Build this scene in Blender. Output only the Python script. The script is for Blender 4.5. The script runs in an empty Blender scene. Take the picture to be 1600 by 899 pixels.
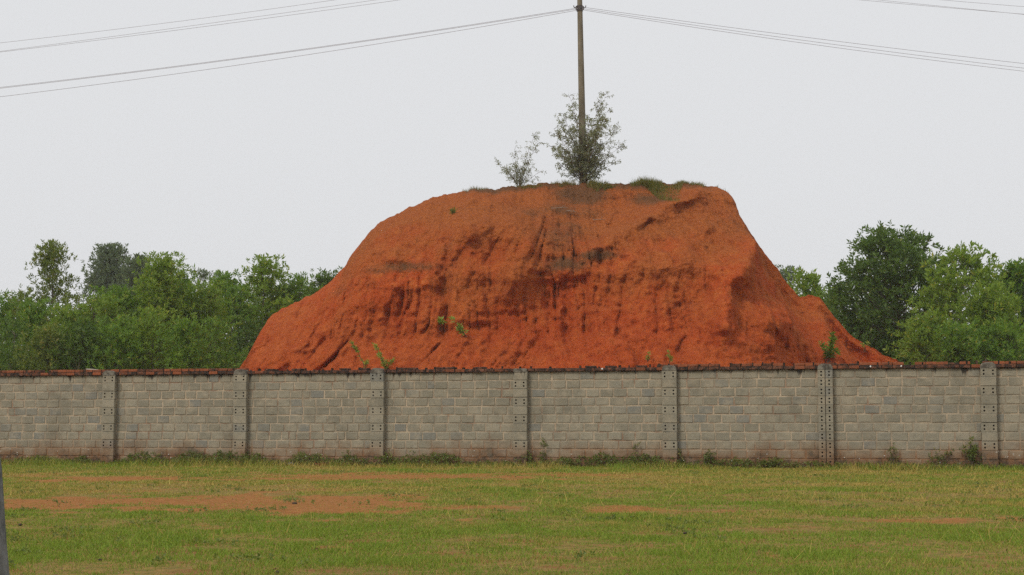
import bpy, bmesh, math
import numpy as np
from mathutils import Vector

SC = bpy.context.scene
COL = SC.collection
R = math.radians

# ------------------------------------------------------------------ camera, sky, sun, exposure
FPX = 2600.0                                   # focal length in photo pixels (photo 1600 x 899)
EYE = 0.74
PITCH = math.atan(222.5 / FPX)
cam_d = bpy.data.cameras.new('camera')
cam_d.sensor_width = 36.0
cam_d.lens = 36.0 * FPX / 1600.0
cam_d.clip_start = 0.1
cam_d.clip_end = 6000.0
cam = bpy.data.objects.new('camera', cam_d)
COL.objects.link(cam)
cam.location = (0, 0, EYE)
cam.rotation_euler = (math.pi / 2 + PITCH, 0, 0)
SC.camera = cam

SUN_EL, SUN_AZ = R(44), R(222)                 # azimuth clockwise from +Y (north): behind the camera, to the left
world = bpy.data.worlds.new('World')
SC.world = world
world.use_nodes = True
wn = world.node_tree
wn.nodes.clear()
sky = wn.nodes.new('ShaderNodeTexSky')
sky.sky_type = 'NISHITA'
sky.sun_disc = False
sky.sun_elevation = SUN_EL
sky.sun_rotation = SUN_AZ
sky.air_density = 1.0
sky.dust_density = 6.0
sky.ozone_density = 1.0
hsv = wn.nodes.new('ShaderNodeHueSaturation')
hsv.inputs['Saturation'].default_value = 0.15
mixw = wn.nodes.new('ShaderNodeMix')
mixw.data_type = 'RGBA'
mixw.inputs[0].default_value = 0.90            # an even overcast veil over the clear sky
mixw.inputs[7].default_value = (7.95, 8.07, 8.27, 1)
bgw = wn.nodes.new('ShaderNodeBackground')
bgw.inputs['Strength'].default_value = 0.10
outw = wn.nodes.new('ShaderNodeOutputWorld')
wn.links.new(sky.outputs[0], hsv.inputs['Color'])
wn.links.new(hsv.outputs[0], mixw.inputs[6])
wn.links.new(mixw.outputs[2], bgw.inputs['Color'])
wn.links.new(bgw.outputs[0], outw.inputs['Surface'])

sun_d = bpy.data.lights.new('sun', 'SUN')
sun_d.energy = 1.5
sun_d.angle = R(14)
sun_d.color = (1.0, 0.93, 0.83)
sun = bpy.data.objects.new('sun', sun_d)
COL.objects.link(sun)
to_sun = Vector((math.sin(SUN_AZ) * math.cos(SUN_EL), math.cos(SUN_AZ) * math.cos(SUN_EL), math.sin(SUN_EL)))
sun.rotation_euler = to_sun.to_track_quat('Z', 'Y').to_euler()
sun.location = (-20, -20, 40)

SC.view_settings.view_transform = 'Standard'
SC.view_settings.look = 'None'
SC.view_settings.gamma = 1.0
SC.view_settings.use_curve_mapping = False
SC.view_settings.exposure = 0.0
SC.cycles.max_bounces = 6
SC.cycles.volume_bounces = 1
SC.cycles.use_denoising = False                # keep the fine texture; what is left is camera grain

# ------------------------------------------------------------------ helpers
CP, SP = math.cos(PITCH), math.sin(PITCH)

def at(px, py, Y):
    """point of the place seen at photo pixel px,py, Y metres away"""
    a, b = (px - 800.0) / FPX, (449.5 - py) / FPX
    dy, dz = CP - b * SP, SP + b * CP
    s = Y / dy
    return np.array((a * s, Y, EYE + dz * s))

def hash3(i, j, k, seed):
    h = (i * 374761393 + j * 668265263 + k * 2147483647 + seed * 1274126177) & 0xffffffff
    h = ((h ^ (h >> 13)) * 1274126177) & 0xffffffff
    h = ((h ^ (h >> 16)) * 2246822519) & 0xffffffff
    return ((h ^ (h >> 15)) & 0xffffff) / float(0xffffff)

def noise(x, y, z=0.0, seed=0):
    x, y, z = np.broadcast_arrays(np.asarray(x, float), np.asarray(y, float), np.asarray(z, float))
    xi, yi, zi = np.floor(x).astype(np.int64), np.floor(y).astype(np.int64), np.floor(z).astype(np.int64)
    u, v, w = x - xi, y - yi, z - zi
    u, v, w = u * u * (3 - 2 * u), v * v * (3 - 2 * v), w * w * (3 - 2 * w)
    r = 0
    for a in (0, 1):
        for b in (0, 1):
            for c in (0, 1):
                r = r + hash3(xi + a, yi + b, zi + c, seed) * (u if a else 1 - u) * (v if b else 1 - v) * (w if c else 1 - w)
    return r * 2 - 1

def fbm(x, y, z=0.0, seed=0, octv=4, gain=0.5):
    s, a, t, f = 0, 1.0, 0, 1.0
    for o in range(octv):
        s = s + a * noise(np.asarray(x) * f, np.asarray(y) * f, np.asarray(z) * f, seed + o * 17)
        t += a
        a *= gain
        f *= 2.03
    return s / t

def sstep(a, b, x):
    t = np.clip((np.asarray(x, float) - a) / (b - a), 0, 1)
    return t * t * (3 - 2 * t)

def mesh_np(name, V, F, mats=(), attrs=None, smooth=False):
    """mesh from numpy: V (n,3), F (m,k)"""
    V = np.asarray(V, np.float32)
    F = np.asarray(F, np.int32)
    me = bpy.data.meshes.new(name)
    k = F.shape[1]
    me.vertices.add(len(V))
    me.vertices.foreach_set('co', V.ravel())
    me.loops.add(F.size)
    me.loops.foreach_set('vertex_index', F.ravel())
    me.polygons.add(len(F))
    me.polygons.foreach_set('loop_start', np.arange(0, F.size, k, dtype=np.int32))
    if smooth:
        me.polygons.foreach_set('use_smooth', np.ones(len(F), bool))
    for m in mats:
        me.materials.append(m)
    for an, av in (attrs or {}).items():
        at_ = me.attributes.new(an, 'FLOAT', 'POINT')
        at_.data.foreach_set('value', np.asarray(av, np.float32))
    me.update(calc_edges=True)
    me.validate()
    return me

def mesh_py(name, V, F, mats=(), smooth=False):
    me = bpy.data.meshes.new(name)
    me.from_pydata([tuple(map(float, v)) for v in V], [], F)
    for m in mats:
        me.materials.append(m)
    if smooth:
        for p in me.polygons:
            p.use_smooth = True
    me.update()
    return me

def link(name, data, parent=None, loc=None, rotz=None, scale=None):
    o = bpy.data.objects.new(name, data)
    COL.objects.link(o)
    if parent is not None:
        o.parent = parent
    if loc is not None:
        o.location = loc
    if rotz is not None:
        o.rotation_euler = (0, 0, rotz)
    if scale is not None:
        o.scale = scale
    return o

def tag(o, label, cat, group=None):
    o['label'] = label
    o['category'] = cat
    if group:
        o['group'] = group
    return o

def thing(name, label, cat, loc=(0, 0, 0), rotz=0, group=None):
    return tag(link(name, None, None, loc, rotz), label, cat, group)

def kind(o, k):
    o['kind'] = k
    return o

def tube(pts, rad, sides=6, cap=True):
    """verts, quads of a tube along pts with radius per point"""
    pts = np.asarray(pts, float)
    rad = np.broadcast_to(np.asarray(rad, float), (len(pts),))
    T = np.gradient(pts, axis=0)
    T /= np.linalg.norm(T, axis=1)[:, None] + 1e-9
    ref = np.array((0.31, 0.95, 0.05)) if abs(T[0][2]) > .5 else np.array((0.05, 0.1, 1.0))
    U = np.cross(T, ref)
    U /= np.linalg.norm(U, axis=1)[:, None] + 1e-9
    W = np.cross(T, U)
    a = np.arange(sides) / sides * 2 * math.pi
    V = pts[:, None, :] + rad[:, None, None] * (np.cos(a)[None, :, None] * U[:, None, :] + np.sin(a)[None, :, None] * W[:, None, :])
    V = V.reshape(-1, 3)
    F = []
    n = len(pts)
    for i in range(n - 1):
        for j in range(sides):
            k = (j + 1) % sides
            F.append((i * sides + j, i * sides + k, (i + 1) * sides + k, (i + 1) * sides + j))
    return V, F

class Acc:
    def __init__(self):
        self.V, self.F, self.n = [], [], 0
    def add(self, V, F):
        self.V.append(np.asarray(V, float))
        self.F += [tuple(i + self.n for i in f) for f in F]
        self.n += len(V)
    def box(self, x0, x1, y0, y1, z0, z1):
        V = [(x, y, z) for z in (z0, z1) for y in (y0, y1) for x in (x0, x1)]
        self.add(V, [(0, 2, 3, 1), (4, 5, 7, 6), (0, 1, 5, 4), (2, 6, 7, 3), (0, 4, 6, 2), (1, 3, 7, 5)])
    def mesh(self, name, mats=(), smooth=False):
        return mesh_py(name, np.concatenate(self.V), self.F, mats, smooth)

# ------------------------------------------------------------------ node helpers
class NT:
    def __init__(self, name):
        self.m = bpy.data.materials.new(name)
        self.m.use_nodes = True
        self.t = self.m.node_tree
        self.t.nodes.clear()
        self.out = self.t.nodes.new('ShaderNodeOutputMaterial')
    def n(self, typ, **kw):
        nd = self.t.nodes.new(typ)
        for k, v in kw.items():
            setattr(nd, k, v)
        return nd
    def l(self, a, b):
        self.t.links.new(a, b)
    def put(self, sock, v):
        if isinstance(v, bpy.types.NodeSocket):
            self.l(v, sock)
        else:
            sock.default_value = v
    def pos(self):
        return self.n('ShaderNodeNewGeometry').outputs['Position']
    def noise(self, vec, scale=(1, 1, 1), s=1.0, detail=4.0, rough=.55):
        mp = self.n('ShaderNodeMapping')
        mp.inputs['Scale'].default_value = scale
        self.l(vec, mp.inputs['Vector'])
        nz = self.n('ShaderNodeTexNoise')
        nz.inputs['Scale'].default_value = s
        nz.inputs['Detail'].default_value = detail
        nz.inputs['Roughness'].default_value = rough
        self.l(mp.outputs[0], nz.inputs['Vector'])
        return nz.outputs['Fac']
    def rng(self, v, a, b, c=0.0, d=1.0):
        r = self.n('ShaderNodeMapRange')
        r.interpolation_type = 'SMOOTHSTEP'
        self.put(r.inputs['Value'], v)
        r.inputs['From Min'].default_value = a
        r.inputs['From Max'].default_value = b
        r.inputs['To Min'].default_value = c
        r.inputs['To Max'].default_value = d
        return r.outputs[0]
    def math(self, op, a, b=0.0):
        m = self.n('ShaderNodeMath', operation=op)
        self.put(m.inputs[0], a)
        self.put(m.inputs[1], b)
        return m.outputs[0]
    def mix(self, f, a, b):
        m = self.n('ShaderNodeMix')
        m.data_type = 'RGBA'
        self.put(m.inputs[0], f)
        for s, v in ((m.inputs[6], a), (m.inputs[7], b)):
            if isinstance(v, bpy.types.NodeSocket):
                self.l(v, s)
            else:
                s.default_value = (v[0], v[1], v[2], 1)
        return m.outputs[2]
    def attr(self, name):
        return self.n('ShaderNodeAttribute', attribute_name=name).outputs['Fac']
    def z(self):
        sp = self.n('ShaderNodeSeparateXYZ')
        self.l(self.pos(), sp.inputs[0])
        return sp.outputs[2]
    def rnd(self):
        return self.n('ShaderNodeObjectInfo').outputs['Random']
    def island(self):
        return self.n('ShaderNodeNewGeometry').outputs['Random Per Island']
    def bsdf(self, color, rough=.9, spec=.2, bump=None, dist=.01, strength=1.0):
        b = self.n('ShaderNodeBsdfPrincipled')
        if isinstance(color, bpy.types.NodeSocket):
            self.l(color, b.inputs['Base Color'])
        else:
            b.inputs['Base Color'].default_value = (*color, 1)
        self.put(b.inputs['Roughness'], rough)
        b.inputs['Specular IOR Level'].default_value = spec
        if bump is not None:
            bp = self.n('ShaderNodeBump')
            bp.inputs['Distance'].default_value = dist
            bp.inputs['Strength'].default_value = strength
            self.l(bump, bp.inputs['Height'])
            self.l(bp.outputs[0], b.inputs['Normal'])
        self.l(b.outputs[0], self.out.inputs['Surface'])
        return b

def leaf_mat(name, c1, c2, c3, trans=.35, rough=.5):
    """leaf colours c1..c2 with some c3 (yellowing) leaves"""
    m = NT(name)
    r = m.island()
    n = m.noise(m.pos(), s=.9, detail=2)
    c = m.mix(m.rng(m.math('ADD', m.math('MULTIPLY', r, .5), m.math('MULTIPLY', n, .6)), .25, .8), c1, c2)
    c = m.mix(m.rng(m.math('FRACT', m.math('MULTIPLY', r, 7.31)), .9, .97), c, c3)
    b = m.bsdf(c, rough, .35)
    tr = m.n('ShaderNodeBsdfTranslucent')
    m.l(m.mix(.5, c, (c2[0] * 1.3, c2[1] * 1.3, c2[2] * .7)), tr.inputs['Color'])
    mx = m.n('ShaderNodeMixShader')
    mx.inputs[0].default_value = trans
    m.l(b.outputs[0], mx.inputs[1])
    m.l(tr.outputs[0], mx.inputs[2])
    m.l(mx.outputs[0], m.out.inputs['Surface'])
    return m.m

# ------------------------------------------------------------------ materials
def make_materials():
    M = {}
    # ---- ground soil under the grass
    m = NT('ground_soil')
    p = m.pos()
    n1 = m.noise(p, s=.6, detail=6)
    n2 = m.noise(p, s=9.0, detail=5)
    n3 = m.noise(p, s=60.0, detail=3)
    soil = m.mix(m.rng(n2, .35, .7), (.265, .108, .030), (.37, .162, .050))
    soil = m.mix(m.rng(n3, .55, .8), soil, (.17, .070, .026))
    thatch = m.mix(m.rng(n2, .35, .65), (.17, .135, .036), (.30, .185, .058))
    thatch = m.mix(m.rng(m.noise(p, s=2.2, detail=5), .52, .66), thatch, (.25, .12, .042))
    bare = m.attr('bare')
    c = m.mix(m.rng(m.math('ADD', bare, m.math('MULTIPLY', m.math('SUBTRACT', n2, .5), .7)), .25, .6), thatch, soil)
    m.bsdf(c, .95, .1, m.math('ADD', n2, m.math('MULTIPLY', n3, .4)), .03)
    M['ground'] = m.m
    # ---- red laterite of the mound
    m = NT('laterite')
    p = m.pos()
    a = m.noise(p, (1, 1, 1), .45, 6, .6)
    b = m.noise(p, (1.3, 1.3, .5), 2.2, 6, .65)
    c_ = m.noise(p, (1, 1, 1), 11, 5, .7)
    st = m.noise(p, (.25, .25, 2.2), 1.2, 5, .6)
    d_ = m.noise(p, (1, 1, 1), 30, 4, .7)
    col = m.mix(m.rng(a, .36, .64), (.415, .070, .016), (.40, .098, .024))
    col = m.mix(m.rng(b, .50, .66, 0, .8), col, (.48, .125, .030))
    col = m.mix(m.rng(b, .50, .34, 0, .55), col, (.29, .048, .013))
    col = m.mix(m.rng(st, .55, .70, 0, .5), col, (.38, .110, .034))
    col = m.mix(m.rng(c_, .53, .66, 0, .34), col, (.28, .052, .015))
    col = m.mix(m.rng(c_, .46, .34, 0, .4), col, (.47, .140, .042))
    col = m.mix(m.rng(d_, .55, .68, 0, .35), col, (.20, .040, .014))
    col = m.mix(m.rng(d_, .45, .33, 0, .4), col, (.50, .160, .055))
    e_ = m.noise(p, (1, 1, 1.2), 4.6, 5, .7)
    col = m.mix(m.rng(e_, .53, .68, 0, .4), col, (.26, .048, .014))
    col = m.mix(m.rng(e_, .46, .33, 0, .55), col, (.52, .155, .044))
    vs = m.noise(p, (1, 1, .12), 3.2, 4, .65)
    col = m.mix(m.rng(vs, .60, .72, 0, .25), col, (.20, .040, .014))
    z = m.z()
    col = m.mix(m.rng(m.math('ADD', z, m.math('MULTIPLY', m.math('SUBTRACT', a, .5), 5.0)), 4.6, 7.6, 0, .75), col, m.mix(m.rng(c_, .40, .60), (.37, .116, .030), (.25, .072, .021)))
    col = m.mix(m.rng(m.math('ADD', z, m.math('MULTIPLY', m.math('SUBTRACT', a, .5), 3.0)), 5.2, 3.2, 0, .5), col, m.mix(m.rng(e_, .4, .6), (.42, .078, .020), (.31, .050, .014)))
    hm = m.attr('humus')
    hf = m.rng(m.math('ADD', hm, m.math('MULTIPLY', m.math('SUBTRACT', c_, .5), .9)), .15, .75)
    col = m.mix(hf, col, m.mix(m.rng(d_, .38, .62), (.11, .055, .027), (.19, .080, .032)))
    hs = m.n('ShaderNodeHueSaturation')
    hs.inputs['Value'].default_value = 1.27
    m.l(col, hs.inputs['Color'])
    bump = m.math('ADD', m.math('ADD', m.math('MULTIPLY', b, .6), m.math('MULTIPLY', e_, .7)), m.math('ADD', m.math('MULTIPLY', c_, .5), m.math('MULTIPLY', d_, .35)))
    m.bsdf(hs.outputs[0], 1.0, .05, bump, .18, 1.0)
    M['laterite'] = m.m

    # ---- wall: shared stains (red splash near the ground, black run-off under the coping)
    def stained(m, base, mortar=False):
        p = m.pos()
        z = m.z()
        n1 = m.noise(p, (1, 1, 1), 1.6, 5, .6)
        n2 = m.noise(p, (1, 1, 1), 9.0, 5, .6)
        dr = m.noise(p, (1, 1, .10), 6.5, 4, .6)
        h = m.math('ADD', z, m.math('MULTIPLY', m.math('SUBTRACT', n1, .5), -.95))
        c = m.mix(m.rng(h, .62, .12, 0, .6 if not mortar else .95), base, (.25, .115, .050))
        c = m.mix(m.rng(m.math('ADD', h, m.math('MULTIPLY', n2, .25)), .44, .22, 0, .85), c, (.190, .098, .048))
        c = m.mix(m.math('MULTIPLY', m.rng(n2, .42, .62), m.rng(h, .30, .12, 0, .8)), c, (.065, .05, .036))
        # grey-green damp patches
        c = m.mix(m.rng(n1, .52, .72, 0, .5), c, (.17, .155, .115))
        c = m.mix(m.rng(m.noise(p, (1, 1, 1), 23.0, 4, .7), .54, .72, 0, .45), c, (.14, .125, .095))
        top = m.math('SUBTRACT', z, m.math('MULTIPLY', m.rng(dr, .42, .72), .55))
        # dripping soot-black algae below the coping
        run = m.math('ADD', z, m.math('MULTIPLY', m.math('SUBTRACT', dr, .52), 1.0))
        c = m.mix(m.rng(run, 1.89, 1.99, 0, .92), c, (.028, .024, .02))
        return c, n2
    m = NT('cement_block')
    r = m.rnd()
    p = m.pos()
    nz = m.noise(p, (1, 1, 1), 4.0, 5, .65)
    c = m.mix(r, (.232, .212, .158), (.306, .278, .208))
    c = m.mix(m.rng(m.math('FRACT', m.math('MULTIPLY', r, 5.77)), .80, .97), c, (.215, .210, .178))
    c = m.mix(m.rng(nz, .45, .7, 0, .6), c, (.38, .325, .235))
    c = m.mix(m.rng(nz, .45, .3, 0, .5), c, (.19, .178, .138))
    c, n2 = stained(m, c)
    fine = m.noise(p, (1, 1, 1), 70, 3, .7)
    m.bsdf(c, .95, .15, m.math('ADD', n2, m.math('MULTIPLY', fine, .5)), .012)
    M['block'] = m.m
    m = NT('wall_mortar')
    p = m.pos()
    nz = m.noise(p, (1, 1, 1), 3.0, 5, .65)
    c = m.mix(m.rng(nz, .38, .62), (.28, .235, .17), (.46, .37, .26))
    c = m.mix(m.rng(m.noise(p, (1, 1, 1), 2.1, 4), .54, .66, 0, .8), c, (.26, .16, .105))
    c, n2 = stained(m, c, True)
    m.bsdf(c, .95, .1, n2, .015)
    M['mortar'] = m.m
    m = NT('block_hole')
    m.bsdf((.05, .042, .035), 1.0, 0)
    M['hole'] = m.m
    m = NT('pillar_cap_mortar')
    p = m.pos()
    nz = m.noise(p, (1, 1, 1), 8.0, 5, .65)
    m.bsdf(m.mix(m.rng(nz, .35, .65), (.07, .062, .05), (.22, .20, .16)), .95, .1, nz, .02)
    M['cap'] = m.m
    # ---- coping bricks
    m = NT('coping_brick')
    r = m.rnd()
    p = m.pos()
    n1 = m.noise(p, (1, 1, 1), 1.3, 4, .6)
    n2 = m.noise(p, (1, 1, 1), 14, 4, .6)
    c = m.mix(r, (.21, .075, .038), (.32, .100, .045))
    c = m.mix(m.rng(m.math('ADD', m.math('MULTIPLY', n1, .7), m.math('ADD', m.math('MULTIPLY', n2, .5), m.math('MULTIPLY', m.math('FRACT', m.math('MULTIPLY', r, 9.1)), .25))), .62, .95), c, (.05, .036, .028))
    m.bsdf(c, .95, .1, n2, .012)
    M['brick'] = m.m
    m = NT('mossy_brick')
    p = m.pos()
    n2 = m.noise(p, (1, 1, 1), 11, 4, .65)
    c = m.mix(m.rng(n2, .42, .68), (.04, .03, .025), (.20, .085, .05))
    m.bsdf(c, .95, .1, n2, .012)
    M['dark_brick'] = m.m
    m = NT('black_mortar')
    p = m.pos()
    n2 = m.noise(p, (1, 1, 1), 12, 4, .65)
    m.bsdf(m.mix(m.rng(n2, .45, .7), (.022, .018, .015), (.09, .055, .038)), .95, .1, n2, .015)
    M['black_mortar'] = m.m
    # ---- pole, wires
    m = NT('pole_concrete')
    p = m.pos()
    n1 = m.noise(p, (1, 1, .3), 3.0, 5, .6)
    m.bsdf(m.mix(m.rng(n1, .35, .65), (.135, .115, .08), (.215, .185, .13)), .9, .2, n1, .01)
    M['pole'] = m.m
    m = NT('dark_steel')
    m.bsdf((.06, .05, .045), .6, .4)
    M['steel'] = m.m
    m = NT('wire_aluminium')
    m.bsdf((.36, .35, .39), .6, .3)
    M['wire'] = m.m
    m = NT('insulator_ceramic')
    m.bsdf((.12, .05, .03), .25, .5)
    M['ceramic'] = m.m
    # ---- bark
    for nm, c1, c2 in (('bark', (.10, .08, .06), (.20, .165, .12)), ('grey_bark', (.07, .075, .07), (.20, .205, .20))):
        m = NT(nm)
        p = m.pos()
        n1 = m.noise(p, (1, 1, .5), 9.0 if nm == 'grey_bark' else 5.0, 5, .7)
        m.bsdf(m.mix(m.rng(n1, .38, .64), c1, c2), .95, .15, n1, .02)
        M[nm] = m.m
    # ---- leaves
    M['leaf_mid'] = leaf_mat('leaf_mid', (.085, .180, .020), (.185, .310, .036), (.34, .33, .045), .45)
    M['leaf_dark'] = leaf_mat('leaf_dark', (.062, .122, .020), (.125, .210, .032), (.20, .23, .04), .42)
    M['leaf_light'] = leaf_mat('leaf_light', (.120, .220, .023), (.245, .350, .044), (.40, .38, .06), .48)
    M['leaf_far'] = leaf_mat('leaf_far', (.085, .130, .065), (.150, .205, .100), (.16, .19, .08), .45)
    M['leaf_brown'] = leaf_mat('leaf_brown', (.095, .150, .024), (.195, .245, .042), (.32, .27, .06), .45)
    M['leaf_grey'] = leaf_mat('leaf_grey', (.150, .170, .098), (.300, .320, .195), (.34, .31, .17), .52)
    M['leaf_sprout'] = leaf_mat('leaf_sprout', (.16, .26, .040), (.30, .40, .07), (.45, .44, .10))
    M['leaf_weed'] = leaf_mat('leaf_weed', (.085, .125, .024), (.180, .225, .046), (.32, .26, .08))
    # ---- grass blades, colour from the 'dry' attribute
    for nm, v in (('grass', 1.0), ('crest_grass', .55)):
        m = NT(nm + '_blade')
        d = m.attr('dry')
        r = m.island()
        f = m.math('ADD', d, m.math('MULTIPLY', m.math('SUBTRACT', r, .5), .55))
        g = m.mix(m.rng(r, 0, 1), (.140, .220, .022), (.255, .350, .038))
        dr = m.mix(m.rng(m.math('FRACT', m.math('MULTIPLY', r, 13.7)), 0, 1), (.34, .245, .058), (.54, .41, .115))
        c = m.mix(m.rng(f, .25, .85), g, dr)
        hv = m.n('ShaderNodeHueSaturation')
        hv.inputs['Value'].default_value = v
        m.l(c, hv.inputs['Color'])
        c = hv.outputs[0]
        b = m.bsdf(c, .6, .2)
        tr = m.n('ShaderNodeBsdfTranslucent')
        m.l(c, tr.inputs['Color'])
        mx = m.n('ShaderNodeMixShader')
        mx.inputs[0].default_value = .3
        m.l(b.outputs[0], mx.inputs[1])
        m.l(tr.outputs[0], mx.inputs[2])
        m.l(mx.outputs[0], m.out.inputs['Surface'])
        M[nm] = m.m
    # ---- little things
    for nm, c1, c2 in (('pale_stick', (.45, .42, .36), (.62, .58, .50)), ('blue_stone', (.12, .14, .16), (.24, .265, .29)),
                       ('dark_clod', (.035, .028, .022), (.09, .06, .04)), ('white_petal', (.75, .74, .70), (.82, .80, .76)),
                       ('twig', (.10, .07, .05), (.18, .13, .09)), ('dead_leaf', (.16, .09, .045), (.30, .19, .10)), ('twig_grey', (.20, .16, .12), (.34, .28, .22))):
        m = NT(nm)
        n1 = m.noise(m.pos(), s=25.0, detail=4)
        m.bsdf(m.mix(m.rng(n1, .35, .65), c1, c2), .9, .2, n1, .005)
        M[nm] = m.m
    return M
MT = make_materials()

# ------------------------------------------------------------------ boundary wall line (fitted: pillars 3 m apart)
WTH = R(13.9)
W0 = np.array((0.186, 33.38))                  # wall face at pillar 0
WC, WS = math.cos(WTH), math.sin(WTH)

def wall_y(x):
    """Y of the wall's front face at world x"""
    return W0[1] - (np.asarray(x) - W0[0]) / WC * WS

# ------------------------------------------------------------------ ground
def gpt(px, py):
    Y = FPX * EYE / (py - 672.0)
    return (px - 800.0) / FPX * Y, Y

PATCH = []                                      # bare soil patches: centre, half sizes (metres), strength
for px, py, wx, y0, y1, s in ((180, 748, 120, 744.5, 752, .95), (300, 760, 70, 757, 763, .35), (640, 744, 250, 738.5, 750, .80),
                              (860, 741, 160, 738, 744, .55), (130, 786, 150, 775, 797, .85), (330, 785, 150, 772, 799, .9),
                              (500, 788, 160, 773, 804, .95), (180, 768, 100, 764, 772, .50), (600, 776, 60, 770, 781, .6),
                              (780, 790, 90, 787, 793, .55), (965, 795, 60, 789, 801, .75), (1080, 797, 110, 795, 800, .45),
                              (1480, 812, 130, 808, 816, .55), (1585, 810, 60, 805, 817, .6), (60, 742, 60, 739, 746, .5),
                              (520, 765, 90, 761, 769, .45), (1500, 742, 60, 740, 744, .3), (380, 840, 30, 836, 845, .25),
                              (420, 742, 60, 739, 745, .45)):
    x, y = gpt(px, py)
    _, ya = gpt(px, y1)
    _, yb = gpt(px, y0)
    PATCH.append((x, (ya + yb) / 2, wx / FPX * y, (yb - ya) / 2, s))

def bare_at(x, y):
    n = fbm(x * .9, y * .55, 0, 5, 4)
    n2 = fbm(x * 4.0, y * 2.2, 0, 9, 3)
    b = np.zeros_like(x)
    for cx, cy, wx, wy, s in PATCH:
        q = np.sqrt(((x - cx) / (wx * 1.1)) ** 2 + ((y - cy) / (wy * 1.15)) ** 2) + n * .55 + n2 * .9
        b = np.maximum(b, 1.0 * s * (1 - sstep(.40, 1.4, q)))
    b = np.maximum(b, .40 * sstep(.36, .75, fbm(x * .55, y * .40, 0, 31, 4) + .18 * n2) * sstep(11, 15, y))
    b = np.maximum(b, .5 * sstep(.42, .6, fbm(x * 2.6, y * 1.5, 0, 35, 3)))
    return b

def axis(fine0, fine1, step, lo, hi):
    a = list(np.arange(fine0, fine1 + 1e-6, step))
    for sgn, e, lim in ((-1, fine0, lo), (1, fine1, hi)):
        s, v = step, e
        while (v > lo if sgn < 0 else v < hi):
            s *= 1.35
            v = v + sgn * s
            a.append(max(lo, min(hi, v)))
    return np.array(sorted(set(np.round(a, 4))))

def ground_z(x, y):
    return .012 * fbm(np.asarray(x) * .7, np.asarray(y) * .7, 0, 3, 3)

gx, gy = axis(-11, 11, .11, -3000, 3000), axis(6, 36, .11, -3000, 3000)
GX, GY = np.meshgrid(gx, gy)
GB = bare_at(GX.ravel(), GY.ravel())
near = (np.abs(GX.ravel()) < 60) & (np.abs(GY.ravel()) < 120)
gz = np.where(near, ground_z(GX.ravel(), GY.ravel()), 0)
nx, ny = len(gx), len(gy)
ii = np.arange(nx * ny).reshape(ny, nx)
F = np.stack([ii[:-1, :-1], ii[:-1, 1:], ii[1:, 1:], ii[1:, :-1]], -1).reshape(-1, 4)
ground = link('ground', mesh_np('ground', np.stack([GX.ravel(), GY.ravel(), gz], 1), F, [MT['ground']], {'bare': GB}, True))
kind(ground, 'structure')

# ------------------------------------------------------------------ the mound of red earth
YC = 58.0
OUTL = [(310, 703), (340, 645), (381, 573), (395, 548), (408, 524), (420, 500), (426, 490), (440, 482), (470, 468), (497, 457), (510, 446),
        (525, 430), (543, 412), (556, 392), (566, 376), (575, 366), (590, 350), (610, 341), (640, 326), (675, 311), (700, 304), (740, 297),
        (790, 292), (850, 289), (911, 288), (960, 288), (1000, 288), (1050, 287), (1090, 288), (1115, 292), (1135, 299), (1143, 308),
        (1148, 325), (1158, 340), (1168, 355), (1180, 375), (1192, 392), (1203, 408), (1215, 419), (1222, 432), (1240, 452), (1250, 463),
        (1262, 463), (1275, 465), (1285, 472), (1297, 486), (1310, 502), (1325, 518), (1340, 531), (1360, 545), (1380, 555), (1400, 563),
        (1440, 592), (1500, 650), (1560, 703)]
OP = np.array([at(a, b, YC) for a, b in OUTL])

def face_depth(py):
    return np.interp(py, [285, 330, 420, 440, 520, 575], [57, 54.6, 50.6, 49.6, 48.4, 46.6])

def fxz(px, py):
    p = at(px, py, float(face_depth(py)))
    return p[0], p[2]

def seg_dist(x, z, poly):
    d = np.full(x.shape, 1e9)
    for (x0, z0), (x1, z1) in zip(poly[:-1], poly[1:]):
        dx, dz = x1 - x0, z1 - z0
        t = np.clip(((x - x0) * dx + (z - z0) * dz) / (dx * dx + dz * dz), 0, 1)
        d = np.minimum(d, np.hypot(x - x0 - t * dx, z - z0 - t * dz))
    return d

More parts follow.
